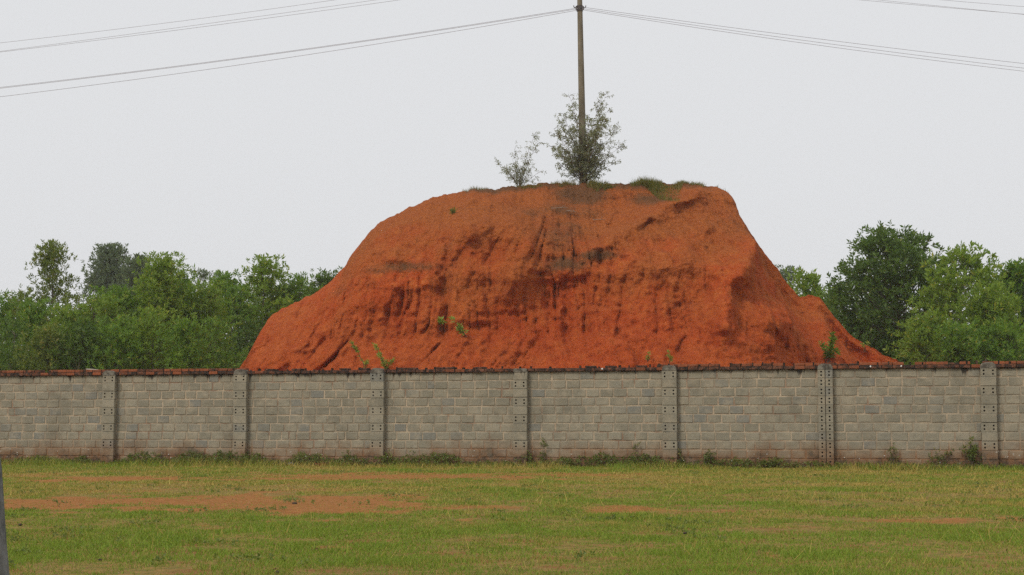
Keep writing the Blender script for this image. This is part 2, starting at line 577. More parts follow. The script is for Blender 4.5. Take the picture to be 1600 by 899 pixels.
def build_mound():
    step = .046
    xs = np.arange(OP[0, 0], OP[-1, 0], step)
    H = np.interp(xs, OP[:, 0], OP[:, 2])
    H = H + .09 * fbm(xs * 1.4, 0, 0, 71, 4) + .07 * fbm(xs * 5, 0, 0, 72, 4, .65)
    H = np.maximum(H, .02)
    W = 13.0 * np.sqrt(np.clip(H / 9.3, .02, 1)) * (1 + .10 * fbm(xs * .22, 0, 0, 73, 2))
    Wb = 9.0 * np.sqrt(np.clip(H / 9.3, .02, 1))
    prof = np.array([(0, 0), (.20, .27), (.275, .365), (.315, .40), (.355, .50), (.40, .595), (.455, .64), (.58, .76), (.72, .86), (.86, .94), (1, 1)])
    # even arc-length rows
    P = prof * np.array((13.0, 9.3))
    L = np.concatenate([[0], np.cumsum(np.hypot(*np.diff(P, axis=0).T))])
    nf = 300
    s = np.linspace(0, L[-1], nf)
    q, t = np.interp(s, L, prof[:, 0]), np.interp(s, L, prof[:, 1])
    k = np.ones(9) / 9                          # soften the profile's corners
    qs, ts = np.convolve(np.pad(q, 4, 'edge'), k, 'valid'), np.convolve(np.pad(t, 4, 'edge'), k, 'valid')
    qs[0], ts[0], qs[-1], ts[-1] = 0, 0, 1, 1
    X = np.repeat(xs[None, :], nf, 0)
    T = ts[:, None]
    Z = T * H[None, :]
    Yb = YC - W[None, :] * (1 - qs[:, None])
    # ---------------- relief, pushed out towards the open side (d > 0 is towards -Y)
    x, z = X, Z
    dY = np.zeros_like(X)
    env = sstep(0, .9, H[None, :] - Z + .15)      # leaves the crest line where it is
    dY += .95 * fbm(x * .26, z * .30, 0, 11, 3) + .40 * fbm(x * .8, z * .6, 0, 12, 4)
    def bump(px, py, rx, rz, a):
        cx, cz = fxz(px, py)
        return a * np.exp(-((x - cx) / rx) ** 2 - ((z - cz) / rz) ** 2)
    def groove(pts, w, a):
        poly = [fxz(*p) for p in pts]
        xx = x + .16 * fbm(x * 2, z * 2, 0, 21, 3)
        zz = z + .1 * fbm(x * 2, z * 2, 4, 22, 2)
        d = seg_dist(xx, zz, poly)
        z_hi, z_lo = poly[0][1], poly[-1][1]
        f = np.clip((z_hi - zz) / max(.1, z_hi - z_lo), 0, 1)
        tap = np.clip(np.minimum(f / .45, (1 - f) / .25), .0, 1) ** .8
        w = w * (.6 + .4 * f)
        return -.7 * a * tap * np.exp(-(d / w) ** 2) * np.clip(.9 + .7 * fbm(x * 1.5, z * 1.5, 0, 23, 2), .35, 1.2)
    def ridge(pts, w, a):
        d = seg_dist(x, z, [fxz(*p) for p in pts])
        return a * np.exp(-(d / w) ** 2)
    # spurs and hollows
    def side(p0, p1):
        (xa, za), (xb3, zb3) = fxz(*p0), fxz(*p1)
        L_ = math.hypot(xb3 - xa, zb3 - za)
        return ((xb3 - xa) * (z - za) - (zb3 - za) * (x - xa)) / L_
    warp = .22 * fbm(x * 1.3, z * 1.3, 0, 24, 3)
    sB = side((915, 405), (1090, 298)) + warp               # above-left of the long diagonal edge
    sA = side((850, 425), (790, 352)) * -1 + warp           # right of the shorter left-hand edge
    sA2 = side((790, 352), (700, 318)) * -1 + warp
    fun = sstep(-.05, .6, sB) * sstep(-.1, 1.0, sA) * sstep(-.2, 1.3, sA2) * sstep(5.4, 6.6, z)
    dY -= 1.1 * fun
    dY += .55 * np.exp(-(sB / .26) ** 2) * sstep(5.4, 6.2, z) * (x > fxz(905, 400)[0]) * (x < fxz(1100, 300)[0])
    dY += ridge([(740, 372), (800, 358), (818, 395), (806, 430)], .55, 1.0) + ridge([(1085, 302), (1010, 342), (950, 398)], .7, .5)
    dY += ridge([(730, 330), (715, 400)], .8, .45) + ridge([(600, 360), (560, 440)], 1.0, .5)
    dY += bump(895, 335, 1.5, 1.3, -.45) + bump(1060, 385, 1.3, 1.0, .45)
    dY += bump(690, 400, .7, .9, -.3)
    dY += bump(1090, 420, 1.6, 1.2, .6) + bump(1200, 395, .9, 1.2, -.35)
    dY += ridge([(1180, 385), (1150, 440), (1122, 505)], .45, 1.15)
    dY += bump(1152, 466, .24, .50, -.60) + bump(1165, 452, .5, .35, -.35)
    dY += bump(1215, 505, 1.1, .75, 1.0)          # smooth fan of fallen earth under the alcove
    dY += bump(760, 470, 1.2, .9, .5)
    # gullies
    for pts, w, a in (([(690, 345), (702, 385), (697, 420), (690, 455), (694, 520)], .18, .5),
                      ([(888, 422), (884, 470), (889, 520), (892, 562)], .17, .95),
                      ([(868, 440), (868, 486)], .07, .45), ([(857, 445), (855, 482)], .06, .35), ([(877, 430), (874, 478)], .06, .35),
                      ([(912, 470), (906, 486)], .09, .4), ([(933, 445), (932, 482)], .08, .4), ([(951, 440), (953, 470)], .07, .3),
                      ([(915, 492), (916, 530)], .06, .3), ([(930, 494), (918, 535)], .07, .3), ([(948, 492), (947, 526)], .06, .32),
                      ([(964, 492), (964, 528)], .06, .3), ([(843, 505), (848, 540), (868, 566)], .10, .3),
                      ([(978, 312), (960, 345), (930, 388)], .12, .55), ([(862, 312), (830, 345), (812, 362)], .2, .35),
                      ([(606, 438), (603, 470), (590, 512)], .09, .42), ([(625, 436), (618, 478), (606, 500)], .10, .5),
                      ([(640, 432), (632, 470), (618, 505)], .08, .4), ([(660, 440), (655, 470)], .08, .3),
                      ([(668, 500), (664, 520)], .05, .3),
                      ([(479, 486), (462, 515), (448, 545)], .08, .35), ([(520, 490), (530, 525), (528, 560)], .14, .3),
                      ([(556, 535), (545, 555), (538, 572)], .08, .4), ([(700, 520), (664, 555), (660, 572)], .06, .25),
                      ([(1245, 520), (1246, 556)], .10, .4), ([(1075, 520), (1062, 562)], .08, .35),
                      ([(545, 420), (520, 480)], .16, .3), ([(1050, 370), (1052, 440)], .2, .3), ([(1018, 345), (1000, 372)], .08, .3),
                      ([(1115, 330), (1105, 400), (1090, 450)], .25, .35), ([(760, 340), (745, 372)], .1, .3)):
        dY += groove(pts, w, a)
    # undercut scarps: a lip, then the face drops back and returns lower down
    def scarp(px0, px1, py, a, fall, seed):
        x0, zc = fxz(px0, py)
        x1, _ = fxz(px1, py)
        zl = zc + .40 * fbm(x * 1.2, 0, 0, seed, 4)
        m = sstep(x0 - .4, x0 + .3, x) * (1 - sstep(x1 - .3, x1 + .4, x))
        under = (1 - sstep(zl - .22, zl + .04, z)) * np.exp(-np.clip(zl - z, 0, None) / fall)
        lip = np.exp(-((z - zl - .08) / .14) ** 2)
        m = m * sstep(-.45, .35, fbm(x * .9, z * .9, 0, seed + 7, 3))
        return .42 * m * (-a * under + .2 * a * lip)
    dY += scarp(575, 705, 422, .50, .7, 41) + scarp(835, 925, 428, .60, .8, 42) + scarp(915, 985, 406, .40, .6, 43)
    dY += scarp(540, 780, 524, .26, .22, 44) + scarp(1050, 1270, 517, .30, .25, 45) + scarp(1160, 1300, 546, .20, .2, 46)
    dY += scarp(885, 968, 488, .26, .16, 47) + scarp(1000, 1130, 486, .16, .2, 50) + scarp(400, 520, 522, .14, .2, 51)
    # the smaller shoulder on the right stands further back
    xr, _ = fxz(1262, 490)
    dY -= 2.2 * sstep(xr - .15, xr + .55, x + .25 * fbm(z * 1.6, 2, 0, 55, 3) + .10 * (z - 4))
    # rain-cut flutes and rills: narrow sharp grooves between rounded ribs
    def crease(n, k):
        return np.clip(1 - np.abs(n) * 2.2, 0, 1) ** k
    wx = x + .22 * fbm(x * .8, z * .8, 0, 57, 3)
    low = 1 - sstep(3.2, 4.0, z)
    mid = sstep(3.2, 3.7, z) * (1 - sstep(5.3, 6.1, z))
    up = sstep(5.2, 6.2, z)
    here = .35 + .65 * sstep(-.25, .35, fbm(x * .35, z * .35, 0, 58, 2))
    zone = np.zeros_like(x)
    for pa, pb, s_ in ((560, 720, 1.0), (830, 990, .95), (1060, 1270, .6), (430, 560, .6), (720, 830, .45)):
        xa, xb2 = fxz(pa, 470)[0], fxz(pb, 470)[0]
        zone = np.maximum(zone, s_ * sstep(xa - .5, xa + .5, x) * (1 - sstep(xb2 - .5, xb2 + .5, x)))
    dY -= mid * zone * (.26 * crease(fbm(wx * .85, z * .13, 0, 62, 2), 4.0) + .20 * crease(fbm(wx * 2.2, z * .22, 0, 82, 2), 3.4))
    dY -= mid * .13 * crease(fbm(wx * 4.5, z * .5, 0, 83, 2), 2.0)
    sl = np.where(x < fxz(860, 540)[0], .9, -.5)
    dY -= low * here * (.34 * crease(fbm(wx * .9 - sl * z, z * .18, 0, 61, 2), 2.5) + .16 * crease(fbm(wx * 2.8 - sl * z * 1.6, z * .5, 0, 84, 2), 1.8))
    dg = np.where(x < fxz(905, 350)[0], .55, -.55)
    dg = .55 * np.tanh((fxz(905, 350)[0] - x) * .8)
    dY -= up * here * (.38 * crease(fbm(wx * .75 - dg * z * 1.3, z * .22 + 3, 0, 63, 2), 2.4) + .15 * crease(fbm(wx * 2.2 - dg * z * 2.2, z * .6, 0, 85, 2), 1.6))
    dY += up * .38 * fbm(x * .8 + z * .5, z * .8, 0, 68, 3)
    # crumbling: small clods and cavities, ragged thin layers
    dY += .10 * fbm(x * 3.2, z * 3.2, 0, 64, 4, .62) + .085 * fbm(x * 7, z * 7, 0, 65, 2) + .07 * fbm(x * .9, z * 5.5, 0, 66, 3)
    dY -= .03 * sstep(.25, .5, fbm(x * 4.5, z * 5.5, 0, 75, 2)) * here
    Y = Yb - dY * env * sstep(0, .6, Z + .1)
    Y = np.minimum(Y, YC - .02 * (1 - qs[:, None]))
    Zf = Z + env * sstep(0, .5, Z) * (.05 * fbm(x * 2.3, z * 2.3, 3, 67, 3))
    # ---------------- back slope: level top, then down
    nb = 60
    u = np.linspace(0, 1, nb + 1)[1:]
    zb = np.interp(u, [0, .35, .6, 1], [1, .985, .70, 0])
    Xb = np.repeat(xs[None, :], nb, 0)
    Zb = zb[:, None] * H[None, :] - .05 * u[:, None]
    Yk = YC + Wb[None, :] * u[:, None] + .25 * fbm(Xb * .7, Zb * .7, 0, 69, 3) * np.minimum(1, u * 4)[:, None]
    VX, VY, VZ = np.concatenate([X, Xb]), np.concatenate([Y, Yk]), np.concatenate([Zf, Zb])
    VZ[0] -= .3
    VZ[-1] -= .3
    nr, nc = VX.shape
    idx = np.arange(nr * nc).reshape(nr, nc)
    F = np.stack([idx[:-1, :-1], idx[:-1, 1:], idx[1:, 1:], idx[1:, :-1]], -1).reshape(-1, 4)
    # dark topsoil, roots and dead grass: where they lie on the face
    hum = np.zeros_like(VX)
    def dark(px, py, rx, rz, a):
        nonlocal hum
        cx, cz = fxz(px, py)
        hum = np.maximum(hum, a * np.exp(-((VX - cx) / rx) ** 2 - ((VZ - cz) / rz) ** 2))
    crest = np.exp(-((np.concatenate([np.repeat(H[None], nf, 0), Zb * 0 + H[None]]) - VZ) / .34) ** 2)
    xa, xb_ = at(725, 300, YC)[0], at(1125, 300, YC)[0]
    crest *= sstep(xa - 1, xa + .8, VX) * (1 - sstep(xb_ - .6, xb_ + .2, VX))
    hum = np.maximum(hum, .8 * crest)
    for a in ((912, 298, 1.2, .55, 1.0), (895, 325, 1.5, .45, .62), (640, 416, 1.5, .22, .75), (690, 425, .5, .3, .4), (880, 415, .8, .35, .8),
              (930, 403, .9, .22, .75), (700, 390, .25, .8, .28), (885, 365, 1.2, 1.1, .52), (840, 330, 1.3, .6, .42), (1190, 470, 1.6, .3, .3),
              (600, 420, .6, .18, .6), (1140, 465, .3, .4, .3), (780, 330, 2.2, .5, .32), (1160, 350, .9, .9, .3), (1020, 305, 1.0, .45, .7), (520, 440, .8, .3, .35)):
        dark(*a)
    hum = hum * (.75 + .5 * (fbm(VX * 1.8, VZ * 2.2, VY * .5, 81, 4) + .3))
    me = mesh_np('mound', np.stack([VX.ravel(), VY.ravel(), VZ.ravel()], 1), F, [MT['laterite']], {'humus': np.clip(hum, 0, 1).ravel()}, True)
    return me, xs, H, (X, Y, Zf)

m_me, M_xs, M_H, M_front = build_mound()
mound = kind(link('mound', m_me), 'structure')
mound['label'] = 'steep eroded mound of bare red earth behind the block wall'

def mound_pt(px, py):
    """nearest point of the mound's front face to a photo direction"""
    X, Y, Z = M_front
    u = X / (Y * CP + (Z - EYE) * SP) * FPX + 800
    v = 449.5 - (-(Y) * SP + (Z - EYE) * CP) / (Y * CP + (Z - EYE) * SP) * FPX
    d = (u - px) ** 2 + (v - py) ** 2
    c = d < d.min() + 6
    i = np.argmin(np.where(c, Y, 1e9))
    return np.array((X.ravel()[i], Y.ravel()[i], Z.ravel()[i]))

# ------------------------------------------------------------------ boundary wall
def build_wall():
    rng = np.random.default_rng(4)
    root = thing('boundary_wall', 'long grey cement block wall with pillars and red brick coping', 'wall',
                 (W0[0], W0[1], 0), -WTH)
    kind(root, 'thing')
    # local frame: x along the wall, -y towards the field, z up
    CB, PIT = .188, .1712                        # first bed joint, course pitch
    NR = 10
    ZT = CB + NR * PIT                           # 1.90
    PW = .145                                    # half pillar width

    # block shapes: worn edges, unit length 1 (scaled), true height and depth
    def block_mesh(i):
        h, dep, be = PIT - .021, .030, .008
        j = lambda s=.004: rng.uniform(-s, s)
        xr = .016                                # edge softening along x in unit length
        ring0 = [(-.5, dep, 0), (.5, dep, 0), (.5, dep, h), (-.5, dep, h)]
        ring1 = [(-.5 + rng.uniform(0, .02), .002, 0 + j()), (0, .002, j(.005)), (.5 - rng.uniform(0, .02), .002, 0 + j()), (.5 - rng.uniform(0, .02), .002, h / 2),
                 (.5 - rng.uniform(0, .02), .002, h + j()), (0, .002, h + j(.005)), (-.5 + rng.uniform(0, .02), .002, h + j()), (-.5 + rng.uniform(0, .02), .002, h / 2)]
        cx, cz = 0, h / 2
        ring2 = [(x - np.sign(x) * (xr + .012 * rng.random()), -.005 + j(.002), z + (be if z < h * .3 else (-be if z > h * .7 else 0))) for x, y, z in ring1]
        V = ring0 + ring1 + ring2
        F = [tuple(range(12, 20))[::1]]
        for a in range(8):
            b = (a + 1) % 8
            F.append((4 + a, 4 + b, 12 + b, 12 + a))
        F += [(0, 1, 6, 5, 4), (1, 2, 8, 7, 6), (2, 3, 10, 9, 8), (3, 0, 4, 11, 10)]
        return mesh_py('block', V, F, [MT['block']])
    blocks = [block_mesh(i) for i in range(10)]

    def holed_mesh(w, cols, nm):
        """cement block seen end-on: round holes through it, two per column"""
        h, dep = PIT - .006, .10
        a = Acc()
        rx = w / len(cols)
        # front face cells
        xs_ = [-.5 * w]
        for c in cols[:-1]:
            xs_.append(None)
        edges = [-w / 2] + [(cols[i] + cols[i + 1]) / 2 for i in range(len(cols) - 1)] + [w / 2]
        zc = [(0, h / 2), (h / 2, h)]
        hr, hy = .0185, .045
        V, F, Hf = [], [], []
        def v(x, y, z):
            V.append((x, y, z))
            return len(V) - 1
        for ci, c in enumerate(cols):
            for z0, z1 in zc:
                x0, x1 = edges[ci], edges[ci + 1]
                mz = (z0 + z1) / 2 + (.008 if z0 == 0 else -.008)
                ang = [i * math.pi / 4 for i in range(8)]
                o = [v(c + hr * math.cos(t), 0, mz + hr * math.sin(t)) for t in ang]
                n = [v(c + hr * math.cos(t), hy, mz + hr * math.sin(t)) for t in ang]
                bd = [(x1, mz), (x1, z1), (c, z1), (x0, z1), (x0, mz), (x0, z0), (c, z0), (x1, z0)]
                r = [v(x, 0, z) for x, z in bd]
                for i in range(8):
                    k = (i + 1) % 8
                    F.append((r[i], o[i], o[k], r[k]))
                    Hf.append(len(F))
                    F.append((o[i], n[i], n[k], o[k]))
                Hf.append(len(F))
                F.append(tuple(n))
        # sides
        q = [v(-w / 2, 0, 0), v(w / 2, 0, 0), v(w / 2, 0, h), v(-w / 2, 0, h), v(-w / 2, dep, 0), v(w / 2, dep, 0), v(w / 2, dep, h), v(-w / 2, dep, h)]
        F += [(q[0], q[4], q[5], q[1]), (q[1], q[5], q[6], q[2]), (q[2], q[6], q[7], q[3]), (q[3], q[7], q[4], q[0])]
        me = mesh_py(nm, V, F, [MT['block'], MT['hole']])
        for i in Hf:
            me.polygons[i].material_index = 1
        return me
    holed = holed_mesh(.285, [-.085, .082], 'holed_block')
    half_holed = holed_mesh(.132, [0.0], 'half_block')
    a = Acc()
    w, h, dep = .285, PIT - .006, .10
    b = .006
    V = [(-w / 2 + b, 0, b), (w / 2 - b, 0, b), (w / 2 - b, 0, h - b), (-w / 2 + b, 0, h - b), (-w / 2, b, 0), (w / 2, b, 0), (w / 2, b, h), (-w / 2, b, h),
         (-w / 2, dep, 0), (w / 2, dep, 0), (w / 2, dep, h), (-w / 2, dep, h)]
    F = [(0, 1, 2, 3)]
    for o in (0, 4):
        for i in range(4):
            k = (i + 1) % 4
            F.append((o + i, o + 4 + i, o + 4 + k, o + k))
    plain = mesh_py('plain_block', V, F, [MT['block']])

    # ---- bays of blocks between the pillars
    for bay in range(-5, 5):
        x0, x1 = bay * 3.0 + PW - .02, (bay + 1) * 3.0 - PW + .02
        a = Acc()
        a.box(x0, x1, .0045, .125, -.15, ZT)
        panel = link('wall_panel', a.mesh('wall_panel', [MT['mortar']]), root)
        for row in range(-1, NR):
            z = CB + row * PIT
            x = x0 + .02 + rng.uniform(-.22, 0)
            end = x1 - .02
            while x < end - .03:
                L = rng.choice([.250, .257, .263, .270, .225, .288, .140], p=[.2, .24, .2, .16, .08, .08, .04])
                xa, xb = max(x, x0 + .02), min(x + L, end)
                if xb - xa > .035:
                    o = link('block', blocks[rng.integers(10)], panel, ((xa + xb) / 2, rng.uniform(-.003, .0035), z + .010 + rng.uniform(-.004, .004)),
                             None, (xb - xa, 1, 1))
                    o.rotation_euler = (rng.uniform(-.01, .01), rng.uniform(-.012, .012) * (.3 / max(.1, L)) * .6, rng.uniform(-.006, .006))
                x += L + rng.uniform(.016, .028)
    # ---- pillars
    HOLES = {-3: (0, 2, 4, 6, 8), -2: (0, 2, 4, 6, 8), -1: (0, 2, 4, 6, 8), 0: (1, 3, 5, 8), 1: (0, 2, 4, 6, 8), 3: (0, 2, 4, 6, 8)}
    for k in range(-5, 6):
        xc = k * 3.0
        a = Acc()
        a.box(xc - PW + .008, xc + PW - .008, -.070, .15, -.15, ZT + .03)
        pil = link('pillar', a.mesh('pillar', [MT['mortar']]), root)
        for r in range(-1, NR):
            row = NR - 1 - r
            z = CB + r * PIT + .005
            if k == 2:
                for sx in (-1, 1):
                    link('pillar_block', half_holed, pil, (xc + sx * .0735, -.121 + rng.uniform(-.003, .003), z + rng.uniform(-.002, .002)))
            else:
                me = holed if row in HOLES.get(k, (0, 2, 4, 6, 8)) else plain
                o = link('pillar_block', me, pil, (xc + rng.uniform(-.006, .006), -.121 + rng.uniform(-.003, .003), z + rng.uniform(-.002, .002)))
                o.rotation_euler = (0, 0, rng.uniform(-.015, .015))
        # rounded lump of mortar closing the pillar, up into the coping
        n = 10
        V, F = [], []
        hh = .105 if k != 0 else .07
        for y in (-.128, -.118, .02):
            f = 1.0 if y > -.125 else .93
            for i in range(n + 1):
                t = math.pi * i / n
                V.append((xc + PW * .98 * f * math.copysign(abs(math.cos(t)) ** (.55 if k != 0 else .25), math.cos(t)) + rng.uniform(-.004, .004), y,
                          ZT - .006 + hh * f * math.sin(t) ** .75 + rng.uniform(-.004, .004)))
        m = n + 1
        F.append(tuple(range(0, m))[::-1])
        for s_ in (0, 1):
            for i in range(n):
                F.append((s_ * m + i, s_ * m + i + 1, (s_ + 1) * m + i + 1, (s_ + 1) * m + i))
        cp = link('pillar_cap', mesh_py('pillar_cap', V, F, [MT['cap']], False), pil)
    # ---- coping: black-stained bed with one projecting course of bricks and a broken course on top
    a = Acc()
    x = -15.2
    a.box(-15.2, 15.2, -.047, .165, ZT + .002, ZT + .066)
    for i in range(150):                                # lumps of old mortar standing in the joints
        xx = -15 + i * .2 + rng.uniform(-.02, .02)
        if rng.random() < .8:
            w_, h_ = rng.uniform(.018, .045), rng.uniform(.015, .05)
            if -15 < xx < -6.0:
                h_ *= .8
            a.box(xx - w_ / 2, xx + w_ / 2, -.04 - rng.uniform(0, .012), rng.uniform(.0, .06), ZT + .060, ZT + .068 + h_ + (.03 if (xx < -6.1 or xx > 2.5) else 0))
    for i in range(70):                                 # mortar squeezed out below
        xx = rng.uniform(-15, 15)
        w_ = rng.uniform(.05, .2)
        a.box(xx, xx + w_, -.040 - rng.uniform(0, .01), .02, ZT - rng.uniform(.004, .016), ZT + .01)
    cop = link('coping', a.mesh('coping', [MT['black_mortar']]), root)
    def brick_mesh(w, d, h):
        b = .006
        V = []
        for z, s in ((0, b), (b, 0), (h - b, 0), (h, b)):
            for sx, sy in ((-1, -1), (1, -1), (1, 1), (-1, 1)):
                V.append((sx * (w / 2 - s) + rng.uniform(-.003, .003), sy * (d / 2 - s) + rng.uniform(-.003, .003), z + rng.uniform(-.002, .002)))
        F = [(3, 2, 1, 0), (12, 13, 14, 15)]
        for l in range(3):
            for i in range(4):
                k = (i + 1) % 4
                F.append((l * 4 + i, l * 4 + k, l * 4 + 4 + k, l * 4 + 4 + i))
        return V, F
    def bricks(mat, n, w, d, h):
        return [mesh_py('brick', *brick_mesh(w, d, h), [mat]) for i in range(n)]
    lo_b, lo_d = bricks(MT['brick'], 4, .19, .11, .060), bricks(MT['dark_brick'], 4, .19, .11, .060)
    up_b, up_d = bricks(MT['brick'], 4, .195, .20, .054), bricks(MT['dark_brick'], 4, .195, .20, .036)
    x = -13.5
    i = 0
    while x < 13.2:
        dk = rng.random() < (.55 if x < -6 else .8 if x < 2.0 else .65)
        o = link('brick', (lo_d if dk else lo_b)[rng.integers(4)], cop, (x + .1, -.003 + rng.uniform(-.006, .004), ZT + .004))
        o.rotation_euler = (0, rng.uniform(-.02, .02), rng.uniform(-.02, .02))
        # upper course: whole at the left, mostly fallen in the middle, worn at the right
        if x < -6.1:
            if rng.random() < .95:
                o = link('brick', (up_d if rng.random() < (.08 if x < -8.9 else .3 if x < -8.4 else .05) else up_b)[rng.integers(4)], cop,
                         (x + .1, .055 + rng.uniform(-.01, .01), ZT + .070))
                o.rotation_euler = (0, rng.uniform(-.015, .015), rng.uniform(-.03, .03))
        elif x < 2.6:
            if rng.random() < .30:
                o = link('brick', up_d[rng.integers(4)], cop, (x + .1, .055 + rng.uniform(-.01, .02), ZT + .070))
                o.rotation_euler = (0, rng.uniform(-.03, .03), rng.uniform(-.08, .08))
        else:
            if rng.random() < .93:
                o = link('brick', (up_d if rng.random() < .2 else up_b)[rng.integers(4)], cop, (x + .1, .055 + rng.uniform(-.01, .01), ZT + .068))
                o.rotation_euler = (0, rng.uniform(-.02, .02), rng.uniform(-.03, .03))
        x += .204 + rng.uniform(-.003, .006)
    return root, ZT
wall, WALL_TOP = build_wall()

def on_wall(px):
    """world x,y of the wall's front face at photo column px"""
    a = (px - 800.0) / FPX * CP
    # X = a*Y ; Y = W0y - (X-W0x)/WC*WS
    t = WS / WC
    Y = (W0[1] + W0[0] * t) / (1 + a * t)
    return a * Y, Y

# ------------------------------------------------------------------ power pole and wires
def build_pole():
    base = at(911.5, 286, 58.7)
    top = at(904.8, -52, 58.7)
    root = thing('utility_pole', 'tall concrete power pole rising from the bush on the mound top', 'utility pole', tuple(base))
    b = np.zeros(3)
    t = top - base
    n = 14
    pts = np.array([b + (t - b) * i / (n - 1) for i in range(n)])
    pts[0, 2] -= 1.0
    rad = np.linspace(.138, .084, n)
    V, F = tube(pts, rad, 14)
    F.append(tuple(range(len(V) - 14, len(V))))
    link('shaft', mesh_py('shaft', V, F, [MT['pole']], True), root)
    def rel(px, py, dy=0):
        p = at(px, py, 58.7) - base
        p[1] += dy
        return p
    # steel band with hooks at the lower wires
    c = rel(905.8, 13.5)
    a = Acc()
    V, F = tube([c + (0, 0, -.10), c + (0, 0, .10)], .118, 14)
    a.add(V, F)
    for sx in (-1, 1):
        V, F = tube([c + (sx * .09, -.05, .0), c + (sx * .20, -.06, .02), c + (sx * .22, -.06, .09)], .018, 6)
        a.add(V, F)
        a.box(c[0] + sx * .12 - .03, c[0] + sx * .12 + .03, c[1] - .12, c[1] - .03, c[2] - .06, c[2] + .06)
    link('clamp_band', a.mesh('clamp_band', [MT['steel']]), root)
    # cross-arm above
    c = rel(905.2, -39)
    a = Acc()
    a.box(c[0] - .55, c[0] + .55, c[1] - .16, c[1] - .10, c[2] - .04, c[2] + .04)
    for sx in (-1, 1):
        V, F = tube([c + (sx * .42, -.13, -.03), c + (sx * .06, -.12, -.42)], .018, 6)
        a.add(V, F)
    link('crossarm', a.mesh('crossarm', [MT['steel']]), root)
    for q in (c + (-.5, -.13, .04), c + (.5, -.13, .04), t + (0, 0, .0)):
        V, F = tube([q, q + (0, 0, .05), q + (0, 0, .06), q + (0, 0, .10), q + (0, 0, .12), q + (0, 0, .17)], [.02, .02, .055, .05, .03, .035], 10)
        F.append(tuple(range(len(V) - 10, len(V))))
        link('insulator', mesh_py('insulator', V, F, [MT['ceramic']], True), root)
build_pole()

def wire(label, pts, D0, D1, r=.0078, group='overhead wires'):
    """wire through photo points (first at the pole), quadratic, running on past the frame"""
    p = np.array(pts, float)
    co = np.polyfit(p[:, 0] - p[0, 0], p[:, 1] - p[0, 1], 2, w=[8] + [1] * (len(p) - 1))
    sgn = np.sign(p[-1, 0] - p[0, 0])
    u = np.linspace(0, 1500, 40) * sgn
    y = p[0, 1] + np.polyval(co, u)
    D = D0 + (D1 - D0) * np.abs(u) / 1500
    P = np.array([at(p[0, 0] + a, b, d) for a, b, d in zip(u, y, D)])
    V, F = tube(P, r, 5)
    tag(link('overhead_wire', mesh_py('overhead_wire', V, F, [MT['wire']], True)), label, 'wire', group)

wire('uppermost wire of the close lower pair running left from the pole', [(903, 12.5), (500, 73.5), (0, 136.8)], 58.55, 63.0)
wire('second wire of the close lower pair running left from the pole', [(903, 14), (500, 74.8), (0, 138.2)], 58.50, 62.5)
wire('lowest single wire running left from the pole', [(903, 16), (500, 82.8), (0, 151.5)], 58.45, 63.0)
wire('topmost thin wire crossing the upper left sky', [(905, -60), (520, 0), (250, 38), (0, 67)], 58.65, 63.0, .0062)
wire('middle thin wire crossing the upper left sky', [(894, -45), (565, 0), (250, 51), (0, 79)], 58.55, 63.0, .0062)
wire('lowest thin wire crossing the upper left sky', [(916, -43), (620, 0), (250, 51.5), (0, 81.3)], 58.55, 63.0, .0062)
wire('uppermost of three lower wires running right from the pole', [(909, 11.2), (1250, 57.3), (1600, 99.6)], 58.55, 63.0)
wire('middle of three lower wires running right from the pole', [(909, 13.5), (1250, 62.6), (1600, 106.8)], 58.50, 63.0)
wire('lowest of three lower wires running right from the pole', [(909, 15.5), (1250, 66.9), (1600, 111.6)], 58.45, 63.0)
wire('topmost thin wire in the upper right corner', [(905, -60), (1470, 0), (1600, 10.7)], 58.65, 63.0, .0062)
wire('thin wire crossing the upper right corner, left one of a merging pair', [(894, -45), (1342, 0), (1600, 22.4)], 58.55, 63.0, .0062)
wire('thin wire crossing the upper right corner, right one of a merging pair', [(916, -45), (1370, 0), (1600, 22.9)], 58.55, 63.0, .0062)

# ------------------------------------------------------------------ foliage
def unit(v):
    return v / (np.linalg.norm(v, axis=-1, keepdims=True) + 1e-9)

def leaves(P, D, L, wr, rng):
    """folded two-triangle leaves at P pointing along D"""
    n = len(P)
    side = unit(np.cross(D, rng.normal(size=(n, 3))))
    nrm = np.cross(D, side)
    L = L[:, None]
    mid = P + D * L * .48
    w = L * wr
    V = np.stack([P, mid + side * w + nrm * w * .35, P + D * L - nrm * L * .10 + np.array((0, 0, -.06)) * L, mid - side * w + nrm * w * .35], 1).reshape(-1, 3)
    b = np.arange(n)[:, None] * 4
    F = np.concatenate([b + (0, 1, 2), b + (0, 2, 3)], 1).reshape(-1, 3)
    return V, F

def sprigs(C, A, nl, length, wr, rng, spread=.85):
    """shoots at C with axis A: nl leaves radiating round each"""
    n = len(C)
    A = unit(A)
    ref = unit(rng.normal(size=(n, 3)))
    U = unit(np.cross(A, ref))
    W = np.cross(A, U)
    k = np.arange(nl)
    ang = rng.uniform(0, 6.28, (n, 1)) + k[None] * 2.399 + rng.normal(0, .25, (n, nl))
    tilt = np.clip(spread * (1.15 - .6 * k / nl)[None] + rng.normal(0, .18, (n, nl)), .05, 1.5)
    D = A[:, None] * np.cos(tilt)[..., None] + (U[:, None] * np.cos(ang)[..., None] + W[:, None] * np.sin(ang)[..., None]) * np.sin(tilt)[..., None]
    P = C[:, None] + A[:, None] * (k / nl * length * .7)[None, :, None]
    Ls = length * rng.uniform(.6, 1.15, (n, nl))
    return leaves(P.reshape(-1, 3), unit(D.reshape(-1, 3)), Ls.ravel(), wr, rng)

